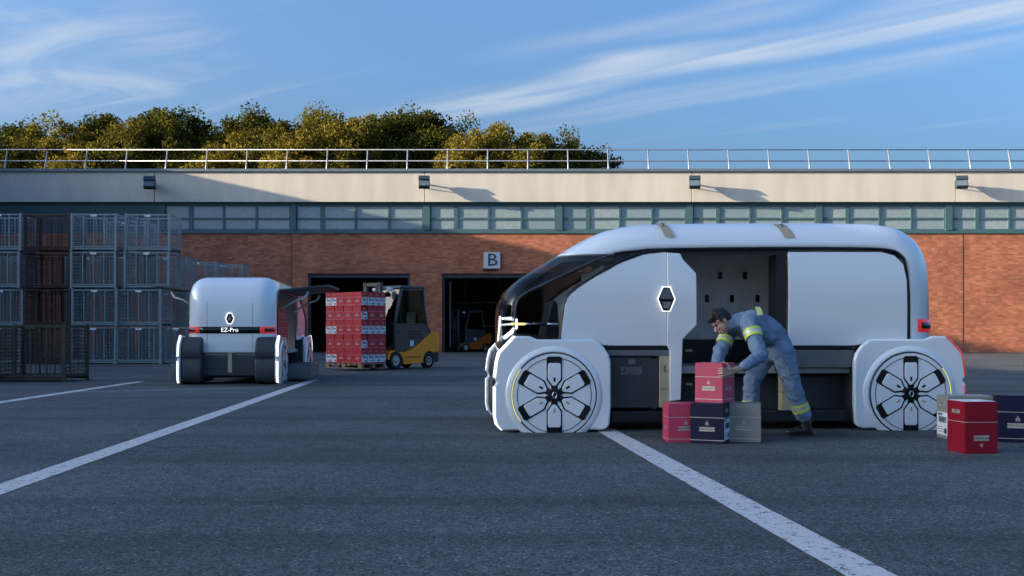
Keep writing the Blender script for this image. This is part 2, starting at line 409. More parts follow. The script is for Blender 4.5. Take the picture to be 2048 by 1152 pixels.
MB().bx(X0, X1, -.15, 12.3, 10.3, 10.42).build('roof', M['roof'], ware)
# window strip
ws = MB(); ws.bx(X0, wx(2180), .02, .3, ZB, ZW0+.1); ws.bx(wx(325), wx(2180), .02, .3, ZW1-.1, ZF0+.02)
ws.bx(wx(325), wx(2180), -.08, .02, ZB, ZB+.07); ws.build('window_sill', M['teal'], ware)
bays = [(330, 580), (592, 846), (860, 1111), (1125, 1371), (1386, 1631), (1645, 1890), (1905, 2150)]
for i, (a, b) in enumerate(bays):
    nxt = bays[i+1][0] if i+1 < len(bays) else b+12
    MB().bx(wx(b)+.01, wx(nxt)-.01, -.03, .3, ZW0+.1, ZW1-.1).build('column', M['teal'], ware)
    fr = MB(); e0, e1 = wx(a), wx(b); z0, z1 = ZW0+.1, ZW1-.1; zm = wz(437)
    Wt = e1-e0; cw = [.205, .262, .262, .262]; xs_ = [e0]
    for c in cw: xs_.append(xs_[-1]+c*Wt)
    xs_[-1] = e1
    win = fr
    fr.bx(e0, e1, .05, .2, z0, z0+.09); fr.bx(e0, e1, .05, .2, z1-.09, z1)
    for k, x in enumerate(xs_):
        hw = .12 if k == 1 else .06
        fr.bx(max(x-hw, e0), min(x+hw, e1), .04, .19, z0+.09, z1-.09)
    for k in range(4): fr.bx(xs_[k]+(.12 if k == 1 else .06), xs_[k+1]-(.12 if k == 0 else .06), .05, .18, zm-.06, zm+.06)
    ws_ = thing('window', None, None); ws_.parent = None
    bpy.data.objects.remove(ws_)
    wo = fr.build('window', M['teal'], ware)
    for k in range(4):
        for (za, zb) in ((z0+.09, zm-.06), (zm+.06, z1-.09)):
            xa = xs_[k]+(.12 if k == 1 else .06); xb = xs_[k+1]-(.12 if k == 0 else .06)
            po = MB().bx(-(xb-xa)/2, (xb-xa)/2, -.01, .01, -(zb-za)/2, (zb-za)/2).build('pane', M['pane'], wo)
            po.location = ((xa+xb)/2, .11+.02*random.random(), (za+zb)/2); po.rotation_euler = (R(random.uniform(-.6, .6)), 0, R(random.uniform(-.4, .4)))
# roller shutter section at the left end
sh = MB(); z = ZB+.1
while z < ZF0-.02:
    sh.bx(X0, wx(325), .0, .12, z, z+.085); sh.bx(X0, wx(325), .05, .12, z+.085, z+.13); z += .13
sh.bx(wx(325)+.002, wx(330)-.01, -.03, .3, ZW0+.1, ZW1-.1); sh.build('corrugated_panel', M['teal'], ware)
# fascia panels with joints
js = [X0, wx(-225), wx(312), wx(850), wx(1382), wx(1908), X1]
for i in range(len(js)-1):
    MB().bx(js[i]+.02, js[i+1]-.02, -.28, .3, ZF0, ZF1).build('fascia_panel', M['fascia'], ware, bevel=.01)
MB().bx(X0, X1, -.2, .3, ZF0+.02, ZF1-.02).build('fascia_backing', M['darkgrey'], ware)
cp = MB(); cp.bx(X0, X1, -.40, .4, ZF1, ZF1+.09); cp.bx(X0, X1, -.36, .4, ZF1+.09, ZF1+.17); cp.build('coping', M['coping'], ware, bevel=.012)

rl = thing('roof_railing', 'galvanised two-rail safety railing leaning back along the warehouse roof edge', 'railing', (0, WY+.05, ZF1+.17))
RZ = wz(297)-(ZF1+.17)
for i in range(-5, 32):
    x = wx(8+80.6*i)
    if x < X0+.5: continue
    MB().tube([(x, 0, -.02), (x, .02, .12), (x, .36, RZ)], .042, 8).build('post', M['rail'], rl, smooth=True)
for f in (1.0, .44):
    MB().tube([(X0+.3, .36*f, RZ*f), (X1-.3, .36*f, RZ*f)], .035, 8).build('rail', M['rail'], rl, smooth=True)

M['lampcase'] = mat('weathered_lamp_casing', (.04, .06, .075), .4, .2)
M['lampglass'] = mat('floodlight_glass', (.10, .15, .19), .08, 0, .1)
def floodlight(px, py, lab, yaw):
    p = at(px, py, WY)
    t = thing('floodlight', lab, 'floodlight', (p.x, WY-.28, p.z), 0, 'floodlights along the warehouse fascia')
    MB().bx(-.14, .14, -.03, .01, -.16, .3).build('bracket', M['lampcase'], t)
    MB().tube([(-.08, -.02, .1), (-.1, -.5, .2)], .03).tube([(.08, -.02, .1), (.1, -.5, .2)], .03).tube([(0, -.02, -.14), (0, -.45, -.02)], .025).build('arm', M['lampcase'], t)
    rot = Euler((R(-28), 0, R(yaw))).to_matrix()
    h = MB(); c = Vector((0, -.62, .05))
    prof = [(-.17, -.31), (.13, -.31), (.19, -.2), (.19, .22), (.1, .33), (-.17, .33)]
    h.prism([(p_[0], p_[1]) for p_ in prof], -.32, .32, 'x')
    h.v = [tuple(rot @ Vector(v)+c) for v in h.v]
    h.build('housing', M['lampcase'], t, bevel=.02)
    gl = MB().bx(-.28, .28, -.185, -.172, -.27, .1); gl.v = [tuple(rot @ Vector(v)+c) for v in gl.v]; gl.build('lens', M['lampglass'], t)
    hd = MB().bx(-.33, .33, -.30, -.172, .1, .36); hd.v = [tuple(rot @ Vector(v)+c) for v in hd.v]; hd.build('hood', M['lampcase'], t, bevel=.02)
floodlight(310, 374, 'dark floodlight on the fascia above the left end of the window strip', 12)
floodlight(851, 373, 'dark floodlight on the fascia between the two loading doors', 3)
floodlight(1384, 373, 'dark floodlight on the fascia above the front of the large white van', -8)
floodlight(1910, 373, 'dark floodlight on the fascia beyond the rear of the large white van', -14)

sg = thing('bay_sign', 'square pale sign with dark letter B above the loading door', 'sign', (wx(984), WY, wz(521)))
M['signwhite'] = mat('pale_sign_face', (.55, .62, .64), .5); M['signdark'] = mat('sign_letter', (.03, .055, .065), .5)
MB().bx(-.49, .49, -.12, -.002, -.48, .48).build('panel', M['signwhite'], sg, bevel=.01)
tb = add('lettering', text_mesh('B', 1.06, M['signdark'], .01), sg); tb.location = (.02, -.13, 0); tb.rotation_euler = (R(90), 0, 0); tb.scale = (1.12, 1, 1)
MB().bx(-.55, -.28, -.22, -.002, -.60, -.49).bx(-.27, .25, -.15, -.002, -.58, -.5).build('sensor', M['black'], sg, bevel=.02)

# unseen occluder added on the left; its roof line shades yard and wall
wing = thing('occluder_wing', 'unseen tall brick wing added on the left to shade the yard', 'building', (-35.0, 0, 0))
ZR = 10.5-0.2135*(-35+19.1)
ZL = 10.6  # near block of the added occluder, kept lower to let more sky light in
MB().bx(-12, 0, 43.5, 59.2, -.1, ZR-.5).build('wall', M['brick'], wing)
MB().bx(-12.2, .15, 43.3, 59.4, ZR-.5, ZR).build('parapet', M['fascia'], wing)
MB().bx(-12, 0, -7, 43.49, -.1, ZL-.4).build('wall', M['brick'], wing)
MB().bx(-12.2, .15, -7.2, 43.29, ZL-.4, ZL).build('parapet', M['fascia'], wing)
for i in range(6):
    y = -4+10.5*i
    for z in (3, 7):
        wf = MB().bx(.003, .08, y, y+5, z, z+2.2).build('window', M['teal'], wing)
        MB().bx(.082, .1, y+.1, y+2.4, z+.1, z+2.1).bx(.082, .1, y+2.6, y+4.9, z+.1, z+2.1).build('pane', M['pane'], wf)

# ------------------------------------------------------------------ trees behind the warehouse
def leaf_mat(name, c1, c2):
    m, n, l, b = nodes_of(name); n.remove(b)
    t = n.new('ShaderNodeTexCoord'); nz = n.new('ShaderNodeTexNoise'); nz.inputs['Scale'].default_value = .7; nz.inputs['Detail'].default_value = 4; l.new(t.outputs['Object'], nz.inputs['Vector'])
    g_ = n.new('ShaderNodeNewGeometry')
    a = n.new('ShaderNodeMath'); a.operation = 'MULTIPLY_ADD'; l.new(g_.outputs['Random Per Island'], a.inputs[0]); a.inputs[1].default_value = .6; l.new(nz.outputs['Fac'], a.inputs[2])
    oi = n.new('ShaderNodeObjectInfo'); a2 = n.new('ShaderNodeMath'); a2.operation = 'MULTIPLY_ADD'; l.new(oi.outputs['Random'], a2.inputs[0]); a2.inputs[1].default_value = .4; l.new(a.outputs[0], a2.inputs[2])
    mr = n.new('ShaderNodeMapRange'); mr.inputs[1].default_value = .45; mr.inputs[2].default_value = 1.4; l.new(a2.outputs[0], mr.inputs[0])
    mx = n.new('ShaderNodeMix'); mx.data_type = 'RGBA'; l.new(mr.outputs[0], mx.inputs['Factor']); mx.inputs['A'].default_value = (*c1, 1); mx.inputs['B'].default_value = (*c2, 1)
    d = n.new('ShaderNodeBsdfDiffuse'); tl = n.new('ShaderNodeBsdfTranslucent'); l.new(mx.outputs['Result'], d.inputs[0]); l.new(mx.outputs['Result'], tl.inputs[0])
    ms = n.new('ShaderNodeMixShader'); ms.inputs[0].default_value = .3; l.new(d.outputs[0], ms.inputs[1]); l.new(tl.outputs[0], ms.inputs[2]); l.new(ms.outputs[0], n['Material Output'].inputs[0])
    return m
M['leafA'] = leaf_mat('olive_leaves', (.036, .052, .010), (.15, .13, .026))
M['leafB'] = leaf_mat('dark_leaves', (.022, .034, .009), (.080, .085, .020))
M['leafC'] = leaf_mat('yellow_green_leaves', (.07, .08, .014), (.23, .18, .034))
M['bark'] = mat('bark', (.06, .045, .035), .9, bump=.5, bscale=12)
def tree_meshes(seed, rx, rz, zc, clumps, per, mt):
    rd = random.Random(seed); cr = MB(); tr = MB()
    tr.tube([(0, 0, -.1), (.1, 0, 3), (0, .15, 6), (.1, .1, zc)], [.3, .25, .2, .1], 8)
    for k in range(clumps):
        while True:
            d = Vector((rd.uniform(-1, 1), rd.uniform(-1, 1), rd.uniform(-1, 1)))
            if .05 < d.length < 1: break
        d = d.normalized()*(rd.random()**.45)
        bump_ = 1+.16*noise.noise(d*2.2+Vector((seed*3.1, 0, 0)))
        c = Vector((d.x*rx*bump_, d.y*rx*bump_, zc+d.z*rz*bump_)); cs = rd.uniform(.45, .95)
        if k % 5 == 0: tr.tube([(0, 0, zc-rz*.7), c*.5+Vector((0, 0, (zc-rz*.4)*.5)), c], [.09, .05, .015], 5)
        for j in range(per):
            o = Vector((rd.gauss(0, 1), rd.gauss(0, 1), rd.gauss(0, .8)))
            o = (o if o.length < 1.9 else o*(1.9/o.length))*cs*.5
            p = c+o; s = rd.uniform(.065, .14)
            a = Vector((rd.gauss(0, 1), rd.gauss(0, 1), rd.gauss(0, 1))).normalized(); b_ = a.cross(Vector((rd.gauss(0, 1), rd.gauss(0, 1), rd.gauss(0, 1)))).normalized()
            i0 = len(cr.v); cr.v += [tuple(p-a*s), tuple(p-b_*s*.55), tuple(p+a*s), tuple(p+b_*s*.55)]; cr.f.append((i0, i0+1, i0+2, i0+3))
    return tr.mesh('trunk', M['bark'], True), cr.mesh('crown', mt, False, fix=False)
protos = [tree_meshes(1, 3.2, 4.4, 11.2, 215, 190, M['leafA']), tree_meshes(2, 3.0, 4.2, 11.0, 215, 190, M['leafB']),
          tree_meshes(3, 3.4, 4.0, 11.2, 215, 190, M['leafC']), tree_meshes(4, 2.8, 4.6, 11.0, 215, 190, M['leafA'])]
kinds = ['olive leaved tree with loose rounded crown', 'dark green dense tree', 'yellow green tree with bright broad crown', 'olive leaved tree with narrow upright crown']
hs = [sorted(v.co.z for v in p_[1].vertices)[int(len(p_[1].vertices)*.9985)] for p_ in protos]
spots = [(-40, 268, 0, 80), (40, 252, 1, 80), (120, 248, 2, 79), (0, 285, 2, 77), (80, 280, 0, 77), (380, 262, 1, 82), (480, 246, 0, 80), (205, 233, 1, 82), (268, 262, 0, 78), (335, 222, 1, 81), (300, 240, 2, 79), (400, 285, 2, 78), (455, 262, 2, 79),
         (525, 228, 1, 82), (580, 250, 0, 78), (640, 216, 3, 82), (690, 240, 2, 79), (745, 240, 0, 80), (800, 228, 1, 83), (850, 228, 1, 81), (905, 243, 3, 80), (960, 264, 2, 78), (1030, 252, 2, 79),
         (1090, 285, 0, 79), (1128, 272, 3, 80), (1166, 300, 1, 80), (160, 285, 2, 77), (620, 265, 2, 77), (1000, 290, 0, 80)]
marks = ['left of the first floodlight', 'above the first floodlight', 'above the window strip', 'above the yellow forklift', 'above letter B sign', 'above the white van front']
for i, (px, py, k, Y) in enumerate(spots):
    p = at(px, py, Y); sc = p.z/hs[k]
    lab = '%s behind the roof railing %s' % (kinds[k], marks[0] if px < 260 else marks[1] if px < 420 else marks[2] if px < 600 else marks[3] if px < 900 else marks[4] if px < 1060 else marks[5])
    t = thing('tree', lab, 'tree', (p.x, Y, 0), random.uniform(0, 6.28), 'trees behind the warehouse')
    t.scale = (sc*random.uniform(.94, 1.06), sc, sc)
    add('trunk', protos[k][0], t); add('crown', protos[k][1], t)

# ------------------------------------------------------------------ vans
AL = R(3.8); CA, SA = math.cos(AL), math.sin(AL)
VX, VY = .448, 10.72
def vp(px, py, d):
    x0 = VX-d*SA; y0 = VY+d*CA; k = (px-CX)/FPX
    s = (k*y0-x0)/(CA-k*SA); return (s, CH+(HY-py)/FPX*(y0+s*SA))
HWP, HWB, RY = 1.05, .93, .35           # half width over pods, of the body, rounding of the body sides
S2 = 3.9                                # wheelbase
POD = [(-.433, 1.03), (-.262, 1.03), (-.22, 1.012), (-.176, .995), (.42, .995), (.48, .965), (.535, .915), (.59, .84), (.614, .757), (.617, .278), (.60, .075), (.566, .035), (.51, .022),
       (-.52, .022), (-.575, .03), (-.627, .085), (-.648, .176), (-.648, .49), (-.612, .54), (-.648, .59), (-.627, .757), (-.603, .85)]
silh = [(1003, 735), (1001, 690), (1000, 645), (1002, 612), (1012, 585), (1036, 560), (1075, 536), (1112, 513), (1150, 490), (1200, 466), (1255, 453), (1315, 449), (1500, 447), (1700, 448), (1765, 453), (1800, 465), (1829, 490), (1846, 530), (1851, 580), (1852, 640), (1852, 700), (1850, 735)]
PROF = catmull([Vector((*vp(x, y, .47), 0)) for x, y in silh], 5)
PROF = [Vector((p.x, p.y)) for p in PROF]
KG = 7*5
def inset_amt(i):
    t = i/(len(PROF)-1)
    if i <= 4*5: return .14
    if i <= 10*5: return .14+.17*(i-20)/30
    if i <= 14*5: return .31
    if i <= 17*5: return .31+.06*(i-70)/15
    return .37
def prof_ring(phi):
    out = []
    for i, p in enumerate(PROF):
        a = PROF[max(i-1, 0)]; b = PROF[min(i+1, len(PROF)-1)]; d = (b-a).normalized(); nrm = Vector((d.y, -d.x))
        q = p+nrm*inset_amt(i)*(1-math.cos(phi)); 
        out.append(q)
    out[0].y = PROF[0].y; out[-1].y = PROF[-1].y
    return out
def rings():
    R_ = []
    A = [R(90-90*k/8) for k in range(9)]
    for ph in A: R_.append((-(HWB-RY)-RY*math.sin(ph), prof_ring(ph)))
    R_.append((-.3, prof_ring(0))); R_.append((0, prof_ring(0))); R_.append((.3, prof_ring(0)))
    for ph in reversed(A): R_.append(((HWB-RY)+RY*math.sin(ph), prof_ring(ph)))
    return R_
RINGS = rings()
EDGE = RINGS[0][1]
def crown_z(y, z): return z
ZCUT = PROF[KG].y
def cut_at(r):                           # fractional index where a ring rises through the glass line
    for i in range(len(r)-1):
        if r[i].y < ZCUT <= r[i+1].y: return i+(ZCUT-r[i].y)/(r[i+1].y-r[i].y)
    return float(KG)
def ring_at(r, t):
    i = min(int(t), len(r)-2); return r[i].lerp(r[i+1], t-i)
def shell(front):
    mb = MB(); rows = []
    for (y, r) in RINGS:
        c = cut_at(r); n_ = 40 if front else 90; a, b = (0, c) if front else (c, len(r)-1)
        rows.append([(q.x, y, q.y) for q in (ring_at(r, a+(b-a)*k/n_) for k in range(n_+1))])
    return mb.quadgrid(rows)
KE = int(cut_at(EDGE))
def side_panel(name, poly, d, th, m, root, side=-1, bevel=.008):
    y0 = side*(HWP-d); mb = MB(); mb.prism(poly, y0, y0-side*th); o = mb.build(name, m, root, bevel=bevel)
    if 'panel' in name or 'sliding' in name:        # the skins bulge gently outwards
        bm = bmesh.new(); bm.from_mesh(o.data)
        for k in range(1, 28):
            bmesh.ops.bisect_plane(bm, geom=bm.verts[:]+bm.edges[:]+bm.faces[:], plane_co=(0, 0, BZ0+(BZ1-BZ0)*k/28), plane_no=(0, 0, 1))
        for v in bm.verts: v.co.y += side*bulge(v.co.z)
        for f in bm.faces: f.smooth = True
        bm.to_mesh(o.data); bm.free()
    return o
BZ0, BZ1 = .90, 1.99
def bulge(z):
    t = (z-BZ0)/(BZ1-BZ0); return .034*(1-(2*t-1)**2) if 0 < t < 1 else 0.0
def px_poly(pts, d): return [vp(x, y, d) for x, y in pts]
def hexagon(c, w, h, k=.42): # diamond emblem outline in (x,z)
    x, z = c
    return [(x, z+h/2), (x-w/2*k, z+h/2), (x-w/2, z), (x-w/2*k, z-h/2), (x+w/2*k, z-h/2), (x+w/2, z), (x+w/2*k, z+h/2)][1:]
def wheel(root, cx, side, flip):
    c = (cx, 0, .40); yo = HWP
    def fin(mb, name, m, par, smooth=False, bevel=0):
        mb.v = [(x, side*y, z) for x, y, z in mb.v]
        o = mb.build(name, m, par, smooth=smooth)
        clip_ground(o.data, .002); return o
    wd = fin(MB().lathe([(.0, yo+.036), (.30, yo+.036), (.443, yo+.030), (.446, yo+.012)], c, n=96), 'wheel', M['white'], root, smooth='split')
    fin(MB().lathe([(.53, yo-.01), (.52, yo+.002), (.50, yo+.012), (.475, yo+.019), (.456, yo+.022), (.454, yo+.008)], c, n=96), 'wheel_surround', M['white'], wd, smooth=True)
    fin(MB().lathe([(.4575, yo+.0235), (.4435, yo+.0315)], c, n=96), 'groove', M['black'], wd)
    fin(MB().lathe([(.400, yo+.0375), (.3925, yo+.0375)], c, n=96), 'groove', M['black'], wd)
    fin(MB().lathe([(.385, yo-.40), (.395, yo-.36), (.395, yo-.06), (.385, yo-.02)], c, n=64), 'tyre', M['black'], wd, smooth=True)
    # lit arc towards the end of the vehicle
    a0 = 180 if flip > 0 else 0; rows = []
    for k in range(25):
        a = R(a0-38+76*k/24)
        rows.append([(cx+r*math.cos(a), side*(yo+.032), .40+r*math.sin(a)) for r in (.4485, .4565)])
    MB().quadgrid(rows).build('light_arc', M['led_y'], wd)
    for k in range(6):
        a = R(90+60*k); ca, sa = math.cos(a), math.sin(a)
        def tr(pts): return [(cx+r*ca-t*sa, .40+r*sa+t*ca) for r, t in pts]
        blk = tr([(.07, -.034), (.10, -.036), (.165, -.083), (.395, -.083), (.412, -.062), (.412, .062), (.395, .083), (.165, .083), (.10, .036), (.07, .034)])
        mb = MB().prism(blk, yo+.030, yo+.0395); mb.v = [(x, side*y, z) for x, y, z in mb.v]
        o = mb.build('spoke_recess', M['blackgloss'], wd); clip_ground(o.data, .002)
        wht = tr([(.10, -.016), (.165, -.064), (.18, -.070), (.325, -.070), (.342, -.058), (.342, .058), (.325, .070), (.18, .070), (.165, .064), (.10, .016)])
        mb = MB().prism(wht, yo+.034, yo+.047); mb.v = [(x, side*y, z) for x, y, z in mb.v]
        o = mb.build('paddle', M['white'], wd, bevel=.006)
        mk = tr([(.142, -.011), (.187, -.011), (.187, .011), (.142, .011)])
        mb = MB().prism(mk, yo+.047, yo+.0485); mb.v = [(x, side*y, z) for x, y, z in mb.v]
        mb.build('marker', M['blackgloss'] if k in (0, 1, 5) else M['gold'], wd)
    hubp = [(cx+.085*math.cos(R(30+60*k)), .40+.085*math.sin(R(30+60*k))) for k in range(6)]
    mb = MB().prism(hubp, yo+.03, yo+.052); mb.v = [(x, side*y, z) for x, y, z in mb.v]; mb.build('hub', M['blackgloss'], wd, bevel=.01)
    hx = [Vector((x, side*(yo+.054), z)) for x, z in hexagon((cx, .40), .048, .062)]
    MB().tube(hx+[hx[0], hx[1]], .005, 6).build('emblem', M['chrome'], wd)
def build_van(root, van1):
    for flip, cx in ((1, 0.0), (-1, S2)):
        for side in (-1, 1):
            pod = [(cx+flip*s, z) for s, z in POD]
            pm = MB().prism(pod, side*(HWP-.075), side*HWP).build('wheel_pod', M['white'], root, bevel=.028, seg=4)
            inn = [(cx+flip*(s*.955), .035+(z-.02)*.955) for s, z in POD]
            MB().prism(inn, side*(HWP-.50), side*(HWP-.07)).build('pod_housing', M['darkgrey'], root, bevel=.10, seg=5, ang=50)
            # lit edge of the pod along its outer end
            idx = [0, 21, 20, 19, 18, 17, 16, 15, 14]; out = [POD[i] for i in idx]
            m_ = M['led'] if (flip > 0 or not van1) else M['lens_red']
            for seg_ in (out[:4], out[5:]):
                rows = []
                for (s, z) in seg_:
                    a = (cx+flip*(s-.004), z+.004); b = (cx+flip*(s+.014), z-.003)
                    yy = side*HWP
                    rows.append([(a[0], yy-side*.045, a[1]), (a[0], yy-side*.022, a[1]), (b[0], yy+side*.003, b[1]), (b[0]+flip*.012, yy+side*.003, b[1]-.003)])
                MB().quadgrid(rows).build('pod_light', m_, root, smooth=True)
            wheel(root, cx, side, flip)
    MB().bx(-.40, S2+.40, -.62, .62, .16, .60).build('chassis', M['darkgrey'], root, bevel=.04)
    sh_ = shell(False).build('body_shell', M['white'], root, smooth=True)
    md = sh_.modifiers.new('thick', 'SOLIDIFY'); md.thickness = .03; md.offset = -1
    ws_ = shell(True).build('windshield', M['vglass'], root, smooth=True)
    fl = MB(); fl.bx(-.40, 4.2, -.85, .85, .62, .70); fl.build('floor', mat('grey_cargo_floor', (.36, .36, .35), .6), root)
    # cabin: dash, bulkhead
    MB().prism([(-.42, .70), (-.42, .98), (-.30, 1.06), (-.05, 1.02), (.05, .70)], -.72, .72).build('dashboard', M['darkgrey'], root, bevel=.03)
    MB().prism([(-.05, 1.02), (.05, .70), (.16, .70), (.12, 1.42), (.05, 1.44)], -.35, .35).build('cabin_seat', M['darkgrey'], root, bevel=.03)
    # seal along the edge of the body side
    for side in (-1, 1):
        MB().tube([(p.x, side*(HWB-.002), p.y) for p in EDGE[KE+1:-3]], .017, 6).build('seal', M['blackgloss'], root)
        MB().tube([(p.x, side*(HWB-.01), p.y) for p in EDGE[2:KE+1]], .016, 6).build('window_trim', M['darkgrey'], root)
    sw_px = [(1026, 690), (1024, 650), (1024, 615), (1034, 592), (1056, 570), (1090, 545), (1124, 524), (1236, 522), (1178, 556), (1142, 582), (1126, 608), (1117, 690)]
    fd_px = [(1121, 678), (1129, 610), (1141, 588), (1178, 562), (1240, 527), (1288, 509), (1332, 504), (1332, 691), (1215, 691)]
    fdp = px_poly(fd_px, .12); swp = px_poly(sw_px, .12)
    rp_px = [(1576, 504), (1762, 504), (1788, 511), (1805, 529), (1811, 560), (1813, 678), (1706, 691), (1576, 691)]
    rpp = px_poly(rp_px, .12)
    topz = fdp[6][1]
    for side in (-1, 1):
        side_panel('side_window', swp, .135, .012, M['vglass'], root, side, bevel=0)
        side_panel('front_side_panel', fdp, .118, .03, M['whiteside'], root, side)
        # curved dark pillar between side window and panel
        pl = catmull([(*vp(x, y, .12), 0) for x, y in [(1119, 690), (1127, 609), (1142, 584), (1178, 558), (1238, 524), (1288, 506), (1334, 501)]], 4)
        MB().tube([(p.x, side*(HWB-.0), p.y) for p in pl], .02, 6).build('pillar', M['blackgloss'], root)
    b0, b1 = fdp[7][0], rpp[0][0]; zb = fdp[7][1]
    blk = MB().bx(vp(1205, 695, .12)[0], b0, -HWB+.0, -HWB+.05, zb-.04, zb-.003); blk2 = MB().bx(b1, vp(1715, 695, .12)[0], -HWB, -HWB+.05, zb-.04, zb-.003)
    if van1:
        blk.build('lower_trim', M['blackgloss'], root); blk2.build('lower_trim', M['blackgloss'], root)
        side_panel('rear_side_panel', rpp, .118, .03, M['whiteside'], root, -1)
        far = [fdp[7], (rpp[5][0]+.01, zb), (rpp[4][0]+.02, rpp[4][1]), (rpp[3][0]+.015, rpp[3][1]+.015), (rpp[2][0]+.01, rpp[2][1]+.02), (rpp[1][0], rpp[1][1]+.03), (fdp[6][0], fdp[6][1]+.03)]
        side_panel('far_side_panel', far, .121, .03, M['whiteside'], root, 1)
        # swung-out sliding door edge
        sd = px_poly([(1334, 505), (1361, 507), (1366, 519), (1392, 547), (1393, 650), (1366, 678), (1362, 800), (1340, 803), (1340, 700), (1334, 692)], .09)
        o = side_panel('sliding_door', sd, .095, .08, M['white'], root, -1, bevel=.01)
        e0 = vp(1333, 598, .04); hx = hexagon(e0, .19, .265)
        hv = [Vector((x, -HWP+.044, z)) for x, z in hx]
        MB().prism(hexagon(e0, .17, .24), -HWP+.044, -HWP+.10).build('emblem_plate', M['blackgloss'], root)
        MB().prism([(e0[0]-.07, e0[1]+.0), (e0[0]-.035, e0[1]+.105), (e0[0]+.035, e0[1]+.105), (e0[0]+.07, e0[1]+.0)], -HWP+.037, -HWP+.043).build('emblem_facet', M['midgrey'], root)
        MB().prism([(e0[0]-.05, e0[1]-.03), (e0[0]-.03, e0[1]-.10), (e0[0]+.03, e0[1]-.10), (e0[0]+.05, e0[1]-.03)], -HWP+.037, -HWP+.043).build('emblem_facet', M['chrome'], root)
        MB().tube(hv+[hv[0], hv[1]], .0065, 6).build('emblem_outline', M['led'], root)
        # door opening, dark surrounds
        q0, q1 = vp(1364, 500, .12), vp(1575, 500, .12)
        MB().bx(b0+.02, q1[0], -HWB+.03, -HWB+.09, topz-.02, EDGE[60].y+.02).bx(q1[0]-.115, q1[0]-.005, -HWB+.035, -HWB+.30, .64, topz-.02).bx(b0, b0+.06, -HWB+.14, -HWB+.3, .64, topz-.02).build('door_surround', M['black'], root)
        # interior lining
        ib, zi0 = .28, .99
        il = MB().bx(.6, 3.95, ib, ib+.03, zi0, topz+.028); il.build('interior_panel', M['intgrey'], root)
        MB().bx(.6, 3.95, ib-.01, ib+.03, .70, zi0-.005).build('interior_lining', M['black'], root)
        MB().bx(.55, .59, -.80, .80, .70, 1.80).bx(3.9, 3.95, -.85, ib, .70, 1.9).bx(1.05, 3.95, -.80, ib+.05, topz+.03, topz+.05).build('interior_lining', M['intgrey'], root)
        for (px, py) in ((1388, 551), (1440, 551), (1490, 551), (1541, 551), (1414, 597), (1464, 597), (1515, 597)):
            s, z = vp(px, py, HWP+ib-.01)
            MB().bx(s-.025, s+.025, ib-.014, ib-.001, z-.045, z+.045).build('slot', M['blackgloss'], root, bevel=.01)
        # sills and boxes under the side
        s0, z0 = vp(1576, 700, .13); s1, z1 = vp(1708, 735, .13)
        MB().bx(s0, s1, -HWB, -HWB+.3, z1, z0).build('sill', M['midgrey'], root, bevel=.01)
        s0, z0 = vp(1215, 700, .13); s1, z1 = vp(1340, 712, .13)
        MB().bx(s0, s1, -HWB, -HWB+.3, z1, z0).build('sill', M['midgrey'], root, bevel=.01)
        bxp = px_poly([(1218, 713), (1300, 713), (1303, 717), (1317, 717), (1317, 814), (1310, 820), (1300, 816), (1218, 816)], .15)
        MB().prism(bxp, -HWP+.15, -HWP+.55).build('tool_locker', M['darkgrey'], root, bevel=.012)
        s0, z0 = vp(1257, 718, .15); s1, z1 = vp(1270, 728, .15)
        MB().bx(s0, s1, -HWP+.14, -HWP+.152, z1, z0).build('latch', M['midgrey'], root, bevel=.003)
        s0, z0 = vp(1242, 734, .15); s1, z1 = vp(1283, 749, .15)
        pl = MB().bx(s0, s0+(s1-s0)*.36, -HWP+.146, -HWP+.152, z1, z0).bx(s0+(s1-s0)*.4, s1, -HWP+.146, -HWP+.152, z1, z0).build('notice', M['midgrey'], root)
        MB().tube([(s0+.015, -HWP+.145, z1+.02), (s0+.055, -HWP+.145, z0-.02)], .008, 6).build('spanner_symbol', M['black'], root)
        for k in range(4): MB().bx(s0+(s1-s0)*.45, s1-.02, -HWP+.144, -HWP+.147, z1+.015+.015*k, z1+.019+.015*k).build('print_line', M['darkgrey'], root)
        for a, b, t_, bt in ((1319, 1342, 711, 815), (1563, 1586, 742, 821)):
            s0, z0 = vp(a, t_, .13); s1, z1 = vp(b, bt, .13)
            MB().bx(s0, s1, -HWP+.125, -HWP+.25, z1+.20, z0).bx(s0, s1, -HWP+.12, -HWP+.25, z1, z1+.197).build('buffer', M['gold'], root, bevel=.008)
        s0, z0 = vp(1331, 738, .12)
        MB().tube([(s0+.008, -HWP+.122, z0+.035), (s0-.012, -HWP+.122, z0+.03), (s0-.014, -HWP+.122, z0-.02), (s0, -HWP+.122, z0-.032), (s0+.006, -HWP+.122, z0-.01)], .005, 6).build('hook_symbol', M['black'], root)
        s0, z0 = vp(1222, 822, .16); s1, z1 = vp(1706, 844, .16)
        MB().bx(s0, s1, -HWP+.17, -HWP+.7, z1, z0).build('skirt', M['black'], root, bevel=.02)
        MB().bx(s0+.2, s1, -HWP+.45, -HWP+.6, .3, .62).build('under_panel', M['black'], root)
        for (px, py) in ((1377, 701), (1377, 768)):
            s, z = vp(px, py, .3); MB().bx(s-.035, s+.035, -HWP+.265, -HWP+.29, z-.012, z+.012).build('hinge_plate', M['gold'], root)
        # front grab light and bar
        def P(px, py, d): s, z = vp(px, py, d); return (s, -HWP+d, z)
        MB().tube([P(1004, 637, .3), P(1022, 637, .17), P(1031, 640, .14), P(1031, 655, .14), P(1024, 664, .14), P(1008, 676, .2)], [.012, .02, .026, .026, .024, .02], 8).build('front_lamp', M['led'], root, smooth=True)
        MB().tube([P(998, 650, .45), P(1026, 648, .15)], .010, 8).build('front_lamp', M['led'], root, smooth=True)
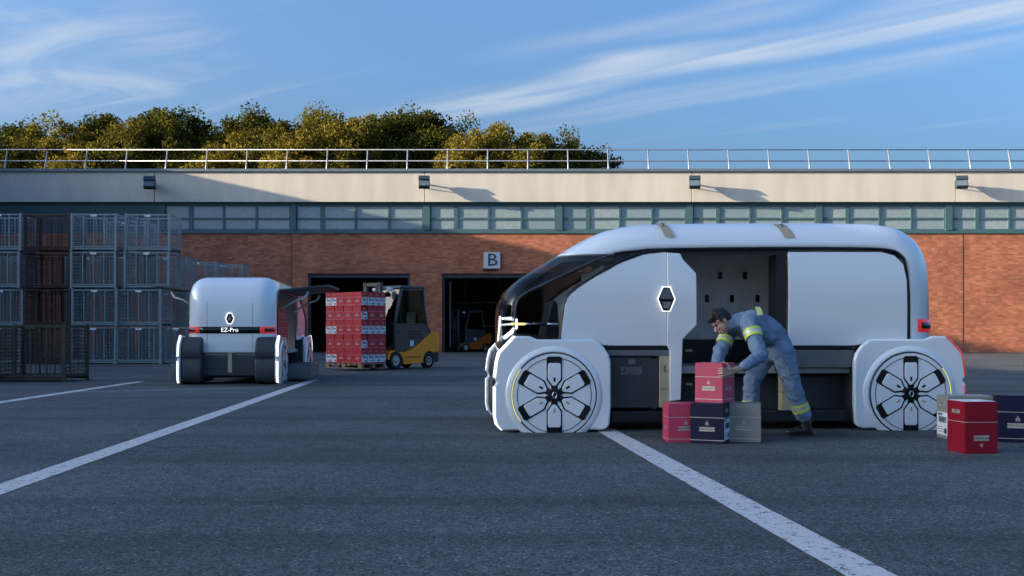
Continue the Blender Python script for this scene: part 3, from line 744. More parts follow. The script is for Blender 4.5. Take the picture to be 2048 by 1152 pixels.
        MB().tube([P(1000, 632, .45), P(998, 660, .45), P(996, 682, .5)], .010, 8).build('front_lamp', M['led'], root, smooth=True)
        MB().tube([P(1022, 648, .128), P(1050, 648, .122)], .014, 8).build('bar_light', M['led_y'], root, smooth=True)
        MB().tube([P(1050, 648, .122), P(1066, 648, .12)], .012, 8).build('door_bar', M['chrome'], root, smooth=True)
        MB().tube([P(1092, 648, .12), P(1116, 648, .11)], .012, 8).build('door_bar', M['chrome'], root, smooth=True)
        MB().tube([P(1065, 648, .12), P(1093, 648, .12)], .02, 8).build('door_handle', M['blackgloss'], root, smooth=True)
        # roof straps with their small mark
        zr = PROF[60].y
        for a, b in ((1311, 1329), (1546, 1568)):
            for side in (-1,):
                sa = vp(a, 460, .3)[0]; sb = vp(b, 460, .3)[0]; rows = []
                for k in range(8):
                    ph = R(22+46*k/7); ins = .31*(1-math.cos(ph)); sh2 = .075*k/7
                    y = side*((HWB-RY)+RY*math.sin(ph)); 
                    o_ = Vector((0, side*math.sin(ph)*.008, math.cos(ph)*.008))
                    rows.append([Vector((sa+sh2, y, zr-ins))+o_, Vector((sb+sh2, y, zr-ins))+o_])
                so = MB().quadgrid(rows).build('roof_strap', M['gold'], root, smooth=True)
                ph = R(34); ins = .31*(1-math.cos(ph)); y = side*((HWB-RY)+RY*math.sin(ph)); sm = (sa+sb)/2+.02
                MB().tube([(sm-.015, y-.012, zr-ins+.02), (sm+.012, y-.012, zr-ins+.02), (sm+.014, y-.02, zr-ins), (sm-.01, y-.028, zr-ins-.014)], .006, 6).build('hook_symbol', M['black'], so)
    # rear lamp band wrapping round the end
    zl0, zl1 = 1.075, 1.215; xr = max(p.x for p in PROF)+.004
    def band_pts(y):
        a = abs(y)-(HWB-RY)
        if a <= 0: return xr
        ph = math.asin(min(a/RY, 1)); return xr-.37*(1-math.cos(ph))
    def band(name, y0, y1, za, zb_, m, off=0.0):
        rows = []
        for k in range(13):
            y = y0+(y1-y0)*k/12; x = band_pts(y)+off; rows.append([(x, y, za), (x, y, zb_)])
        mb = MB().quadgrid(rows); o = mb.build(name, m, root, smooth=True)
        md = o.modifiers.new('thick', 'SOLIDIFY'); md.thickness = .012; md.offset = 0; return o
    band('tail_band', -.63, .63, zl0, zl1, M['blackgloss'])
    for side in (-1, 1):
        band('tail_lamp', side*.635, side*.915, zl0, zl1, M['lens_red'])
        band('lamp_insert', side*.72, side*.90, zl0+.035, zl1-.035, M['blackgloss'], .006)
    ez = add('lettering', text_mesh('EZ-Pro', .125, M['led']), root); ez.location = (xr+.009, 0, (zl0+zl1)/2); ez.rotation_euler = (R(90), 0, R(90))
    MB().prism(hexagon((0, 1.39), .15, .19), xr-.01, xr+.004, 'x').build('emblem_plate', M['blackgloss'], root)
    MB().prism(hexagon((0, 1.39), .075, .10), xr+.004, xr+.012, 'x').build('emblem_facet', M['chrome'], root)
    hv = [Vector((xr+.008, x, z)) for x, z in hexagon((0, 1.39), .175, .23)]
    MB().tube(hv+[hv[0], hv[1]], .0075, 6).build('emblem_outline', M['led'], root)
    # rear underside, buffer
    MB().prism([(S2+.10, .70), (xr-.05, .72), (xr-.14, .60), (S2+.15, .50)], -.80, .80).build('rear_apron', M['white'], root, bevel=.03)
    MB().prism([(S2+.1, .52), (xr-.17, .58), (xr-.10, .22), (xr-.16, .13), (S2+.1, .13)], -.56, .56).build('rear_bumper', M['darkgrey'], root, bevel=.03)
    MB().bx(xr-.14, xr-.02, -.045, .045, .24, .68).build('buffer', M['gold'], root, bevel=.008)
    for y in (-.47, .47): MB().tube([(xr-.005, y, .75), (xr-.004, y, 1.07)], .003, 4).tube([(xr-.004, y, 1.22), (xr-.012, y, 1.72)], .003, 4).build('panel_gap', M['black'], root)
    if not van1:
        # both sides stand open under raised wings
        for side in (-1, 1):
            MB().bx(xr-.40, xr-.385, side*(HWB-.04), side*(HWB-.012), .70, 1.66).build('door_jamb', M['black'], root)
            rot = Euler((side*R(7), 0, 0)).to_matrix()
            pol = [(1.12, 0), (3.55, 0), (3.62, .12), (3.40, 1.02), (3.15, 1.18), (1.35, 1.18), (1.05, .95), (1.0, .1)]
            mb = MB().prism([(x, y) for x, y in pol], 0, .05, 'z'); mb.v = [tuple(rot @ Vector((x, side*y, z))+Vector((0, side*.80, topz+.03))) for x, y, z in mb.v]
            mb.build('wing_door', M['darkgrey'], root, bevel=.012)
            for xs2 in (1.35, 3.3):
                MB().tube([(xs2, side*.86, topz-.36), (xs2, side*1.25, topz-.12), (xs2, side*1.42, topz-.07), (xs2, side*1.5, topz+.06)], [.02, .022, .03, .025], 8).build('strut', M['intgrey'], root, smooth=True)
            MB().bx(1.9, 3.25, side*.98, side*1.55, .10, .15).bx(1.9, 1.95, side*.98, side*1.55, .15, .40).bx(3.20, 3.25, side*.98, side*1.55, .12, .40).bx(1.95, 3.2, side*1.50, side*1.55, .15, .40).build('lift_platform', M['midgrey'], root, bevel=.01)
        MB().bx(1.02, 1.07, -.85, .85, .70, topz).build('bulkhead', mat('warm_grey_lining', (.45, .38, .36), .6), root)
        MB().bx(.6, 1.0, -.93, -.6, .70, 1.0).build('dark_locker', M['black'], root)
van1 = thing('delivery_van', 'large white pod-wheeled delivery van with open side door beside the bending worker', 'van', (VX-HWP*SA, VY+HWP*CA, 0), AL)
build_van(van1, True)
v2 = thing('delivery_van', 'white pod-wheeled van seen from its lettered rear end, side wings raised', 'van', (0, 0, 0), 0)
build_van(v2, False)
A2 = R(-90+3.4); v2.rotation_euler = (0, 0, A2)
rw = Vector((S2+.35, 0, 0)); target = Vector(((461-CX)/FPX*21.33, 21.33, 0))
v2.location = target-Matrix.Rotation(A2, 3, 'Z') @ rw

# ------------------------------------------------------------------ cartons
M['c_red'] = mat('carton_red', (.46, .008, .022), .5, 0, .06, 5, coat=.1)
M['c_crimson'] = mat('carton_crimson', (.24, .004, .018), .5, 0, .06, 5, spec=.3)
M['c_pink'] = mat('carton_pink', (.52, .05, .11), .45, 0, .05, 5, coat=.1)
M['c_navy'] = mat('carton_navy', (.006, .008, .034), .5, 0, .08, 5, spec=.25)
M['c_grey'] = mat('carton_silver_grey', (.30, .29, .26), .42, .15, .05, 5)
M['foil'] = mat('silver_foil', (.55, .52, .46), .35, .5)
M['ink'] = mat('dark_ink', (.015, .03, .025), .6)
M['paper'] = mat('white_paper_label', (.72, .75, .78), .6)
M['board'] = mat('carton_white_board', (.66, .66, .66), .7)
TXT = {}
def txt(body, size, m):
    k = (body, size, m.name)
    if k not in TXT: TXT[k] = text_mesh(body, size, m, .0004)
    return TXT[k]
CM = {}
def shared(key, fn, m, bevel=0):
    if key not in CM: CM[key] = fn().mesh(key[0], m)
    return CM[key]
def crest():
    mb = MB()
    for k in (-1, 0, 1): mb.bx(k*.011-.004, k*.011+.004, -.0006, .0006, -.010, .008+.006*(k == 0))
    mb.bx(-.004, .004, -.0006, .0006, .016, .024); mb.bx(-.018, .018, -.0006, .0006, -.018, -.014); return mb
def carton(loc, rz, w, d, h, m, lab, group, front=('label',), ends=(), open_top=False, trim=True, upside=False, lift=0):
    t = thing('carton', lab, 'carton', loc, rz, group)
    key = ('body', w, d, h, m.name)
    if key not in CM:
        mb = MB().bx(-w/2, w/2, -d/2, d/2, 0, h); me = mb.mesh('body', m)
        bm = bmesh.new(); bm.from_mesh(me); bmesh.ops.bevel(bm, geom=bm.edges[:], offset=.004, segments=2, affect='EDGES'); bm.to_mesh(me); bm.free(); CM[key] = me
    add('body', CM[key], t)
    if trim:
        for z in ((.64*h, .08*h) if not upside else (.60*h,)):
            def ring():
                e = .0012; q = MB()
                q.bx(-w/2-e, w/2+e, -d/2-e, -d/2, z, z+.006); q.bx(-w/2-e, w/2+e, d/2, d/2+e, z, z+.006); q.bx(-w/2-e, -w/2, -d/2, d/2, z, z+.006); q.bx(w/2, w/2+e, -d/2, d/2, z, z+.006); return q
            add('foil_line', shared(('foil_line', w, d, z), ring, M['foil']), t)
    lw, lh = w*.46, h*.105
    def plate(y, x, z, lw, lh, rot, lettering, small=None):
        e = Matrix.Rotation(rot, 4, 'Z')
        def pl(): return MB().bx(-lw/2, lw/2, -.0015, .0, -lh/2, lh/2)
        p = add('name_label', shared(('name_label', round(lw, 4), round(lh, 4)), pl, M['foil']), t)
        q = add('lettering', txt(lettering, round(lw*.135, 4), M['ink']), p)
        pos = e @ Vector((x, y, z)); p.location = pos; p.rotation_euler = (R(180) if upside else 0, 0, rot + (0 if not upside else 0))
        q.location = (0, -.0022, 0) if not upside else (0, .0006, 0); q.rotation_euler = (R(90), 0, 0)
        if upside: p.rotation_euler = (0, R(180), rot); q.location = (0, -.0022, 0)
        c = add('crest', shared(('crest', 1), crest, M['foil']), p); c.location = (0, -.0006, lh*1.1+.012); c.scale = (w/.32,)*3
    if 'label' in front:
        zz = h*.36 if not upside else h*.30
        plate(-d/2-.0008, 0, zz, lw, lh, 0, 'PIPER-HEIDSIECK')
    for sd in ends:
        kind, s = sd
        e = Matrix.Rotation(R(90)*s, 4, 'Z')
        if kind == 'ship':
            def sl(): return MB().bx(-d*.46, d*.46, -.0015, 0, -h*.26, h*.26)
            p = add('shipping_label', shared(('shipping_label', d, h), sl, M['paper']), t)
            p.location = e @ Vector((0, -w/2-.0008, h*.35)); p.rotation_euler = (0, 0, R(90)*s)
            def bars():
                q = MB(); rd = random.Random(3); x = -d*.30
                while x < d*.34:
                    ww = rd.choice((.003, .005, .008)); q.bx(x, x+ww, -.0022, -.0016, h*.02, h*.16); x += ww+rd.choice((.003, .005))
                for k in range(3): q.bx(-d*.36, d*(.05+.1*k), -.0022, -.0016, -h*(.08+.05*k)-.006, -h*(.08+.05*k))
                q.bx(-d*.36, -d*.02, -.0022, -.0016, h*.19, h*.23); q.bx(d*.16, d*.36, -.0022, -.0016, -h*.22, -h*.10)
                return q
            add('print', shared(('print', d, h), bars, M['ink']), p)
            q = add('lettering', txt('PIPER', round(d*.16, 4), M['foil']), t); q.location = e @ Vector((0, -w/2-.001, h*.82)); q.rotation_euler = (R(90), 0, R(90)*s)
        else:
            def pl2(): return MB().bx(-d*.22, d*.22, -.0012, 0, -h*.035, h*.035)
            p = add('name_label', shared(('end_label', d, h), pl2, M['foil']), t); p.location = e @ Vector((0, -w/2-.0008, h*(.36 if kind == 'name' else .80))); p.rotation_euler = (0, 0, R(90)*s)
            q = add('lettering', txt('PIPER', round(d*.09, 4), M['ink']), p); q.location = (0, -.0018, 0); q.rotation_euler = (R(90), 0, 0)
    if open_top:
        MB().bx(-w/2+.012, -.004, -d/2+.01, d/2-.01, h+.0005, h+.004).bx(.004, w/2-.012, -d/2+.01, d/2-.01, h+.0005, h+.004).build('top_flaps', M['board'], t)
    return t
def gxy(px, py):
    Y = CH*FPX/(py-HY); return Vector(((px-CX)/FPX*Y, Y, 0))
def rotv(a, v): return Matrix.Rotation(a, 3, 'Z') @ Vector(v)
def by_corner(px, py, rz, w, d, sx=1):     # place by the nearest bottom corner on the ground (sx=+1: front right, -1: front left)
    c = gxy(px, py); return c-rotv(rz, (sx*w/2, -d/2, 0))
G1 = 'cartons the worker is stacking'
l1 = by_corner(1448, 889, R(-23), .325, .28, 1); carton(l1, R(-23), .325, .28, .385, M['c_navy'], 'navy blue carton with barcode label on its side, under the pink top carton', G1, ends=(('ship', 1), ('name2', 1)))
l2 = by_corner(1337, 885, R(3), .34, .28, -1); carton(l2, R(3), .34, .28, .375, M['c_pink'], 'pink carton on the asphalt beside the navy carton', G1, ends=(('name', -1),))
l3 = by_corner(1522, 885, R(-13), .33, .27, 1); carton(l3, R(-13), .33, .27, .375, M['c_grey'], 'silver grey carton on the asphalt between navy carton and worker', G1)
TB = Vector(((1445-CX)/FPX*9.62, 9.62, .386)); TBR = R(-37)
l4 = TB-rotv(TBR, (.29/2, -.27/2, 0)); carton(l4, TBR, .29, .27, .385, M['c_pink'], 'pink carton on top of the stack under the worker’s hand', G1, ends=(('name', 1),))
G2 = 'cartons behind the van'
l5 = by_corner(1930, 908, R(5), .30, .30, -1); carton(l5, R(5), .30, .30, .455, M['c_crimson'], 'deep red carton standing upside down with white top, in front of the grey one', G2, ends=(('name2', -1),), open_top=True, upside=True)
l6 = by_corner(1897, 880, R(-2), .44, .30, -1); carton(l6, R(-2), .44, .30, .435, M['c_grey'], 'silver grey carton with white shipping label behind the red carton', G2, ends=(('ship', -1), ('name2', -1)))
l7 = by_corner(1990, 884, R(-20), .40, .28, -1); carton(l7, R(-20), .40, .28, .455, M['c_navy'], 'navy blue carton beside the deep red carton', G2)

# pallet load in front of the forklift
TH = R(-37); nf = Vector((-math.sin(R(37)), -math.cos(R(37)), 0)); ns = Vector((math.cos(R(37)), -math.sin(R(37)), 0))
corner = Vector(((723-CX)/FPX*28.9, 28.9, 0)); pa, pb = 1.5, 1.0
pc = corner-ns*pa/2-nf*pb/2
M['wood'] = mat('pallet_wood', (.28, .19, .11), .8, 0, .25, 9, bump=.3, stretch=(1, 6, 6))
pl = thing('wooden_pallet', 'wooden pallet raised on the yellow forklift’s forks', 'pallet', (pc.x, pc.y, .07), TH)
for k in range(7): MB().bx(-pa/2+k*(pa-.14)/6, -pa/2+.14+k*(pa-.14)/6, -pb/2, pb/2, .122, .145).build('deck_board', M['wood'], pl)
for k in range(3):
    y = -pb/2+k*(pb-.1)/2
    MB().bx(-pa/2, pa/2, y, y+.1, .10, .121).build('stringer_board', M['wood'], pl)
    MB().bx(-pa/2, pa/2, y, y+.1, 0, .02).build('bottom_board', M['wood'], pl)
    for x in (-pa/2, -.07, pa/2-.14): MB().bx(x, x+.14, y, y+.1, .021, .099).build('block', M['wood'], pl)
HC = .415; zc0 = .216
GP = 'red cartons on the pallet'
LN = ['bottom', 'second', 'middle', 'fourth', 'top']
def pcarton(x, y, z, rot, w, d):
    row = 'front row' if y < -pb/2+.2 else 'side facing the yard' if x > pa/2-.3 else 'inner rows'
    LA = 'red carton, %s, %s layer on the pallet%s' % (row, LN[min(int((z-zc0)/HC+.5), 4)], ', turned end on' if rot else '')
    off = rotv(TH, (x, y, 0)); carton((pc.x+off.x, pc.y+off.y, z), TH+rot+R(random.uniform(-.7, .7)), w, d, HC-.004, M['c_red'], LA, GP, front=('label',), ends=(('ship', 1), ('ship', -1)))
for L in range(5):
    z = zc0+L*HC
    if L % 2 == 0:
        for i in range(2):
            for j in range(3): pcarton(-pa/2+.118+.235*i, -pb/2+.165+.333*j, z, R(90), .325, .23)
        for i in range(3):
            for j in range(4): pcarton(-pa/2+.475+.17+.342*i, -pb/2+.125+.25*j, z, 0, .337, .245)
    else:
        for i in range(4): pcarton(-pa/2+.18+.01*(i == 0)+.38*i-(.02 if i == 3 else 0), -pb/2+.125, z, 0, .345, .245)
        for i in range(6):
            for j in range(2): pcarton(-pa/2+.125+.25*i, -pb/2+.255+.185+.372*j, z, R(90), .365, .245)
# cartons inside the far van
lvl = ['lowest', 'middle', 'uppermost']
for k in range(3):
    for x, nm in ((3.70, 'row by the tail'), (3.36, 'second row'), (3.02, 'third row'), (2.68, 'last row')):
        if k == 2 and x < 2.8: continue
        q = rotv(A2, (x, .80, 0)); carton((v2.location.x+q.x, v2.location.y+q.y, .702+.305*k), A2+R(180), .325, .26, .30, M['c_red'], 'red carton inside the open side of the far van, %s, %s' % (nm, lvl[k]), 'cartons inside the far van', ends=(('ship', -1),))

# ------------------------------------------------------------------ forklifts (heading +x in local space, left side +y)
M['fy'] = mat('forklift_yellow', (1.0, .31, .002), .5, 0, .06, 3)
M['fo'] = mat('forklift_orange', (.50, .13, .012), .4, 0, .06, 3, coat=.3)
M['fdark'] = mat('forklift_dark_panel', (.07, .055, .04), .5)
M['fframe'] = mat('cab_frame', (.055, .06, .06), .45)
M['tyre'] = mat('tyre_rubber', (.018, .017, .016), .85, bump=.3)
M['rim'] = mat('rim_cream', (.45, .43, .38), .5)
def forklift(label, loc, rz, paint, panel):
    t = thing('forklift', label, 'forklift', loc, rz, 'forklifts of the warehouse')
    hw = .55
    # chassis with the sweeping upper edge (x forward; front wheel at x=0, rear wheel at x=-1.5)
    up = catmull([(.05, .52, 0), (-.25, .50, 0), (-.60, .58, 0), (-1.0, .76, 0), (-1.35, .96, 0), (-1.62, 1.10, 0)], 5)
    prof = [(p.x, p.y) for p in up]+[(-1.66, 1.14), (-1.92, 1.13), (-1.98, .98), (-1.96, .56), (-1.80, .52), (-1.70, .48), (-1.58, .535), (-1.42, .535), (-1.28, .46), (-1.22, .30), (-1.20, .17), (-.34, .15), (-.31, .32), (-.20, .46), (-.02, .50)]
    MB().prism(prof, -hw, hw).build('chassis', paint, t, bevel=.025, seg=3)
    MB().bx(-1.96, -1.25, -hw+.03, hw-.03, .18, .50).bx(-.3, .35, -.36, .36, .16, .50).build('axle_block', M['black'], t)
    # door skin and cab
    for side in (-1, 1):
        dp = [(p.x, p.y+.02) for p in up[:-2]]+[(-1.50, 1.12), (-1.36, 1.36), (-.02, 1.36), (.04, 1.0)]
        MB().prism(dp, side*(hw-.07), side*(hw-.012)).build('lower_door', panel, t, bevel=.012)
        fr = [(-.02, 1.37), (-.30, 2.42), (-1.22, 2.46), (-1.36, 1.37)]
        pts = [Vector((x, side*(hw-.045), z)) for x, z in fr]
        MB().tube(pts+[pts[0]], .032, 8).build('door_frame', M['fframe'], t, smooth=True)
        inn = [(-.06, 1.41), (-.33, 2.37), (-1.19, 2.41), (-1.31, 1.41)]
        MB().prism(inn, side*(hw-.05), side*(hw-.04)).build('door_window', M['cglass'], t)
        for k in range(3): MB().bx(-1.2+.05*k, -.55, side*(hw-.011), side*(hw-.004), .95+.09*k, .99+.09*k).build('vent', M['black'], t)
        for k in range(6): MB().bx(-.16-.02*k, -.42-.02*k, side*(hw-.011), side*(hw-.002), .56+.06*k, .585+.06*k).build('step_ridge', M['fframe'], t)
        MB().lathe([(0, side*(hw+.004)), (.045, side*(hw+.004)), (.05, side*(hw-.015))], (-.12, 0, 1.15), n=16).build('lock', M['black'], t)
        MB().bx(-.78, -.62, side*(hw-.012), side*(hw+.002), .70, .87).build('sticker', M['paper'], t)
        lt = add('lettering', text_mesh('JUNGHEINRICH', .105, M['ink']), t); lt.location = (-.78, side*(hw+.003), .36); lt.rotation_euler = (R(90), 0, 0 if side < 0 else R(180))
        MB().tube([(.02, side*(hw-.06), .55), (-.02, side*(hw-.06), 1.4), (-.28, side*(hw-.06), 2.48)], .05, 8).build('front_pillar', M['fframe'], t, smooth=True)
        MB().tube([(-1.25, side*(hw-.06), 2.48), (-1.42, side*(hw-.06), 1.35), (-1.60, side*(hw-.08), 1.12)], .045, 8).build('rear_pillar', M['fframe'], t, smooth=True)
        for cx, r, w_ in ((0, .27, .22), (-1.5, .235, .18)):
            y = side*(hw-.10)
            wl = MB().lathe([(r*.60, side*.0+y-side*w_/2), (r*.95, y-side*w_/2), (r, y-side*w_*.35), (r, y+side*w_*.35), (r*.95, y+side*w_/2), (r*.62, y+side*w_/2), (r*.58, y+side*w_*.4)], (cx, 0, r), n=28).build('wheel', M['tyre'], t, smooth=True)
            MB().lathe([(r*.60, y+side*w_*.40), (r*.55, y+side*w_*.47), (r*.42, y+side*w_*.36), (r*.2, y+side*w_*.36), (r*.18, y+side*w_*.46), (0.001, y+side*w_*.46)], (cx, 0, r), n=24).build('rim', M['rim'], wl, smooth=True)
            for k in range(6):
                a = R(60*k); MB().ball((cx+r*.3*math.cos(a), y+side*w_*.37, r+r*.3*math.sin(a)), (.014, .014, .014), n=6, m=4).build('bolt', M['fframe'], wl)
        MB().prism([(.36, .30), (.30, .52), (.06, .58), (-.28, .53), (-.32, .36), (-.29, .36), (-.2, .49), (0, .545), (.2, .49), (.28, .3)], side*(hw-.2), side*(hw-.015)).build('fender', paint, t, bevel=.01)
        MB().bx(-.06, .10, side*.30-.07, side*.30+.07, 2.37, 2.48).build('headlight', M['paper'], t, bevel=.02)
    MB().prism([(-.18, 2.47), (-.26, 2.55), (-1.28, 2.56), (-1.34, 2.47)], -hw+.02, hw-.02).build('roof', M['fframe'], t, bevel=.02)
    MB().prism([(.02, .60), (-.03, 1.35), (-.28, 2.44), (-.265, 2.44), (-.01, 1.35), (.04, .60)], -hw+.10, hw-.10).build('front_window', M['cglass'], t)
    MB().prism([(-1.25, 2.44), (-1.40, 1.36), (-1.385, 1.36), (-1.235, 2.44)], -hw+.10, hw-.10).build('rear_window', M['cglass'], t)
    MB().prism([(-.75, .9), (-.75, 1.1), (-1.15, 1.1), (-1.28, 1.75), (-1.36, 1.75), (-1.3, .9)], -.24, .24).build('driver_seat', M['black'], t, bevel=.04)
    MB().tube([(-.25, 0, .7), (-.42, 0, 1.35)], .03).tube([(-.45+.12*math.sin(R(k*30)), .17*math.cos(R(k*30)), 1.37+.09*math.sin(R(k*30))) for k in range(13)], .014, 6).build('steering_wheel', M['black'], t)
    MB().tube([(-1.3, -.45, 2.5), (-1.3, -.45, 2.62)], .05, 10).build('beacon', M['black'], t)
    ms = MB()
    for side in (-1, 1): ms.bx(.36, .50, side*.30-.05, side*.30+.05, .08, 2.62).bx(.42, .52, side*.22-.03, side*.22+.03, .08, 2.55)
    ms.bx(.38, .50, -.30, .30, 2.50, 2.61).bx(.38, .48, -.3, .3, 1.3, 1.38).bx(.38, .48, -.3, .3, .2, .3); ms.build('mast', M['fframe'], t)
    MB().tube([(.44, 0, .2), (.44, 0, 2.2)], .045, 10).build('lift_cylinder', M['midgrey'], t, smooth=True)
    MB().bx(.53, .58, -.50, .50, .12, .22).bx(.53, .58, -.5, .5, .42, .52).bx(.53, .57, -.48, -.44, .22, 1.2).bx(.53, .57, .44, .48, .22, 1.2).bx(.53, .57, -.48, .48, 1.2, 1.24).build('carriage', M['black'], t)
    for y in (-.27, .27): MB().prism([(.585, .60), (.625, .60), (.625, .13), (1.58, .105), (1.58, .095), (.585, .092)], y-.055, y+.055).build('fork', M['black'], t)
    MB().tube([(.15, .52, 2.30), (.22, .66, 2.32)], .012).bx(.20, .24, .60, .74, 2.12, 2.34).build('mirror', M['black'], t)
    return t
fhead = math.atan2(nf.y, nf.x)
fb = pc-nf*(pb/2+.62+.03)
forklift('yellow forklift carrying the red cartons out of the loading door', (fb.x, fb.y, 0), fhead, M['fy'], M['fdark'])
f2 = Vector(((922-CX)/FPX*62.2, 62.2, 0))
forklift('orange forklift parked in the dark loading door under letter B', f2, R(180+38), M['fo'], M['fframe'])
# racking inside the second door
rk = thing('storage_rack', 'steel storage rack with cartons in the dark behind the orange forklift', 'rack', ((930-CX)/FPX*69, 69, 0))
for x in (-2.4, 0, 2.4): MB().bx(x-.05, x+.05, -.5, -.4, 0, 5).bx(x-.05, x+.05, .4, .5, 0, 5).build('upright', M['teal'], rk)
for z in (1.6, 3.2, 4.8): MB().bx(-2.45, 2.45, -.55, .55, z, z+.1).build('beam', M['fo'], rk)

# ------------------------------------------------------------------ wire cages
M['zinc'] = mat('galvanised_wire', (.22, .29, .32), .45, .2, .2, 2)
M['rust'] = mat('rusty_wire', (.075, .040, .034), .8, .1, .35, 3)
M['moss'] = mat('weathered_brown_wire', (.055, .055, .04), .8, .1, .35, 3)
CW, CD, CHh = 1.58, 1.15, 1.26
def panel_mesh(w, h, nthick, nv, nh, slats=False):
    mb = MB()
    for k in range(nthick):
        x = -w/2+w*k/(nthick-1); r = .022 if k in (0, nthick-1) else .014
        mb.bx(x-r, x+r, -r, r, .0, h)
    for k in range(nv):
        x = -w/2+w*(k+.5)/nv; mb.bx(x-.0035, x+.0035, -.0035, .0035, .02, h-.03)
    for k in range(nh):
        z = .05+(h-.1)*k/(nh-1); r = .012 if slats else .0035
        mb.bx(-w/2, w/2, -.006, .006, z-r, z+r)
    mb.bx(-w/2, w/2, -.02, .02, h-.04, h); mb.bx(-w/2, w/2, -.02, .02, 0, .035)
    return mb
CG = {}
def cage(x, y, z, mk, lab, rz=0, sc=1.0):
    t = thing('wire_cage', lab, 'cage', (x, y, z), rz, 'stacked wire cages'); t.scale = (sc,)*3
    if mk not in CG:
        fm = MB().bx(-.03, .03, -.03, .03, .02, 1.345).bx(-.06, .06, -.06, .06, 0, .02)
        dk = MB()
        for k in range(9): dk.bx(-CW/2, CW/2, -CD/2+CD*k/9+.01, -CD/2+CD*k/9+.09, .09, .115)
        dk.bx(-CW/2, CW/2, -CD/2, -CD/2+.03, .04, .09); dk.bx(-CW/2, CW/2, CD/2-.03, CD/2, .04, .09)
        lt = MB().bx(-.11, .11, -CD/2-.03, -CD/2-.022, 1.22, 1.29)
        CG[mk] = (fm.mesh('post', M[mk]), dk.mesh('deck', M[mk]), panel_mesh(CW-.06, 1.2, 5, 13, 10).mesh('wire_panel', M[mk]), panel_mesh(CD-.06, 1.2, 2, 6, 14, True).mesh('slatted_side', M[mk]), lt.mesh('tag_plate', M['paper' if mk == 'zinc' else mk]))
    fm, dk, wp, sp, lt = CG[mk]
    for sx in (-1, 1):
        for sy in (-1, 1): add('post', fm, t).location = (sx*CW/2, sy*CD/2, 0)
    add('deck', dk, t); add('tag_plate', lt, t)
    a = add('wire_panel', wp, t); a.location = (0, -CD/2, .115); b = add('wire_panel', wp, t); b.location = (0, CD/2, .115)
    for sx in (-1, 1):
        s = add('slatted_side', sp, t); s.location = (sx*CW/2, 0, .115); s.rotation_euler = (0, 0, R(90))
    return t
PIT = 1.355
def cx_(px, Y): return (px-CX)/FPX*Y
lev = ['bottom', 'second', 'third', 'top']
cols = [(-98, 36, 4, 'zinc', 'outermost stack'), (-3, 36, 4, 'zinc', 'stack left of the rusty stack'), (96, 36.1, 4, 'rust', 'dark rusty stack'), (188, 36, 4, 'zinc', 'tall stack right of the rusty stack'), (296, 36.1, 4, 'zinc', 'tall stack next to the shorter cages'),
        (393, 41, 3, 'zinc', 'short stack behind the far van'), (446, 42.5, 3, 'zinc', 'short stack nearest the left loading door')]
for px, Y, n_, mk, nm in cols:
    for k in range(n_):
        x = cx_(px, Y) + random.uniform(-.04, .04) - (.3 if (px == 296 and k < 2) else 0)
        cage(x, Y+CD/2+random.uniform(-.04, .04), PIT*k, mk, '%s wire cage, %s level of the %s' % ('galvanised' if mk == 'zinc' else 'rusty', lev[k], nm), R(random.uniform(-.8, .8)))
for px in (-20, 82, 170, 330):
    for k in range(3): cage(cx_(px, 38.4), 38.5+CD/2, PIT*k, 'zinc' if px != 82 else 'rust', '%s wire cage hidden half behind the front stacks, %s level' % ('galvanised' if px != 82 else 'rusty', lev[k]))
for k in range(4): cage(cx_(240, 38.2)+.1*(k % 2), 38.4+CD/2, PIT*k, 'zinc', 'galvanised wire cage, %s level of the second row behind the tall stacks' % lev[k])
cage(cx_(352, 36.2), 36.2+CD/2, 0, 'zinc', 'galvanised wire cage on the asphalt just left of the far van')
cage(cx_(62, 22.2), 22.2+CD/2, 0, 'moss', 'weathered brown wire cage standing alone in front of the stacks', R(-2), .96)
cage(cx_(-90, 22.0), 22.0+CD/2, 0, 'moss', 'weathered brown wire cage beside the lone front cage, cut by the picture', R(1), .96)

# ------------------------------------------------------------------ the worker
def cloth_mat():
    m, n, l, b = nodes_of('coverall_cloth')
    t = n.new('ShaderNodeTexCoord'); nz = n.new('ShaderNodeTexNoise'); nz.inputs['Scale'].default_value = 7; nz.inputs['Detail'].default_value = 6; l.new(t.outputs['Object'], nz.inputs['Vector'])
    mx = n.new('ShaderNodeMix'); mx.data_type = 'RGBA'; l.new(nz.outputs['Fac'], mx.inputs['Factor']); mx.inputs['A'].default_value = (.115, .180, .275, 1); mx.inputs['B'].default_value = (.22, .295, .40, 1)
    l.new(mx.outputs['Result'], b.inputs['Base Color']); b.inputs['Roughness'].default_value = .85; b.inputs['Specular IOR Level'].default_value = .2
    wv = n.new('ShaderNodeTexNoise'); wv.inputs['Scale'].default_value = 16; wv.inputs['Detail'].default_value = 4; wv.inputs['Distortion'].default_value = 1.5; l.new(t.outputs['Object'], wv.inputs['Vector'])
    bp = n.new('ShaderNodeBump'); bp.inputs['Strength'].default_value = .7; bp.inputs['Distance'].default_value = .02; l.new(wv.outputs['Fac'], bp.inputs['Height']); l.new(bp.outputs[0], b.inputs['Normal'])
    return m
M['cloth'] = cloth_mat()
M['skin'] = mat('skin', (.55, .33, .235), .5, 0, .08, 20)
M['hair'] = mat('dark_hair', (.016, .012, .010), .5, 0, .4, 60, bump=.8, bscale=120)
M['hivis'] = mat('yellow_reflective_band', (.62, .78, .07), .5, emit=None)
M['silver'] = mat('silver_reflective_band', (.55, .57, .56), .35, .2)
M['leather'] = mat('black_leather', (.018, .014, .012), .35)
def J(px, py, Y): return at(px, py, Y)
base = J(1560, 868, 10.45); base.z = 0
man = thing('person', 'worker in blue-grey coverall with yellow bands, bending down to a pink carton', 'person', base)
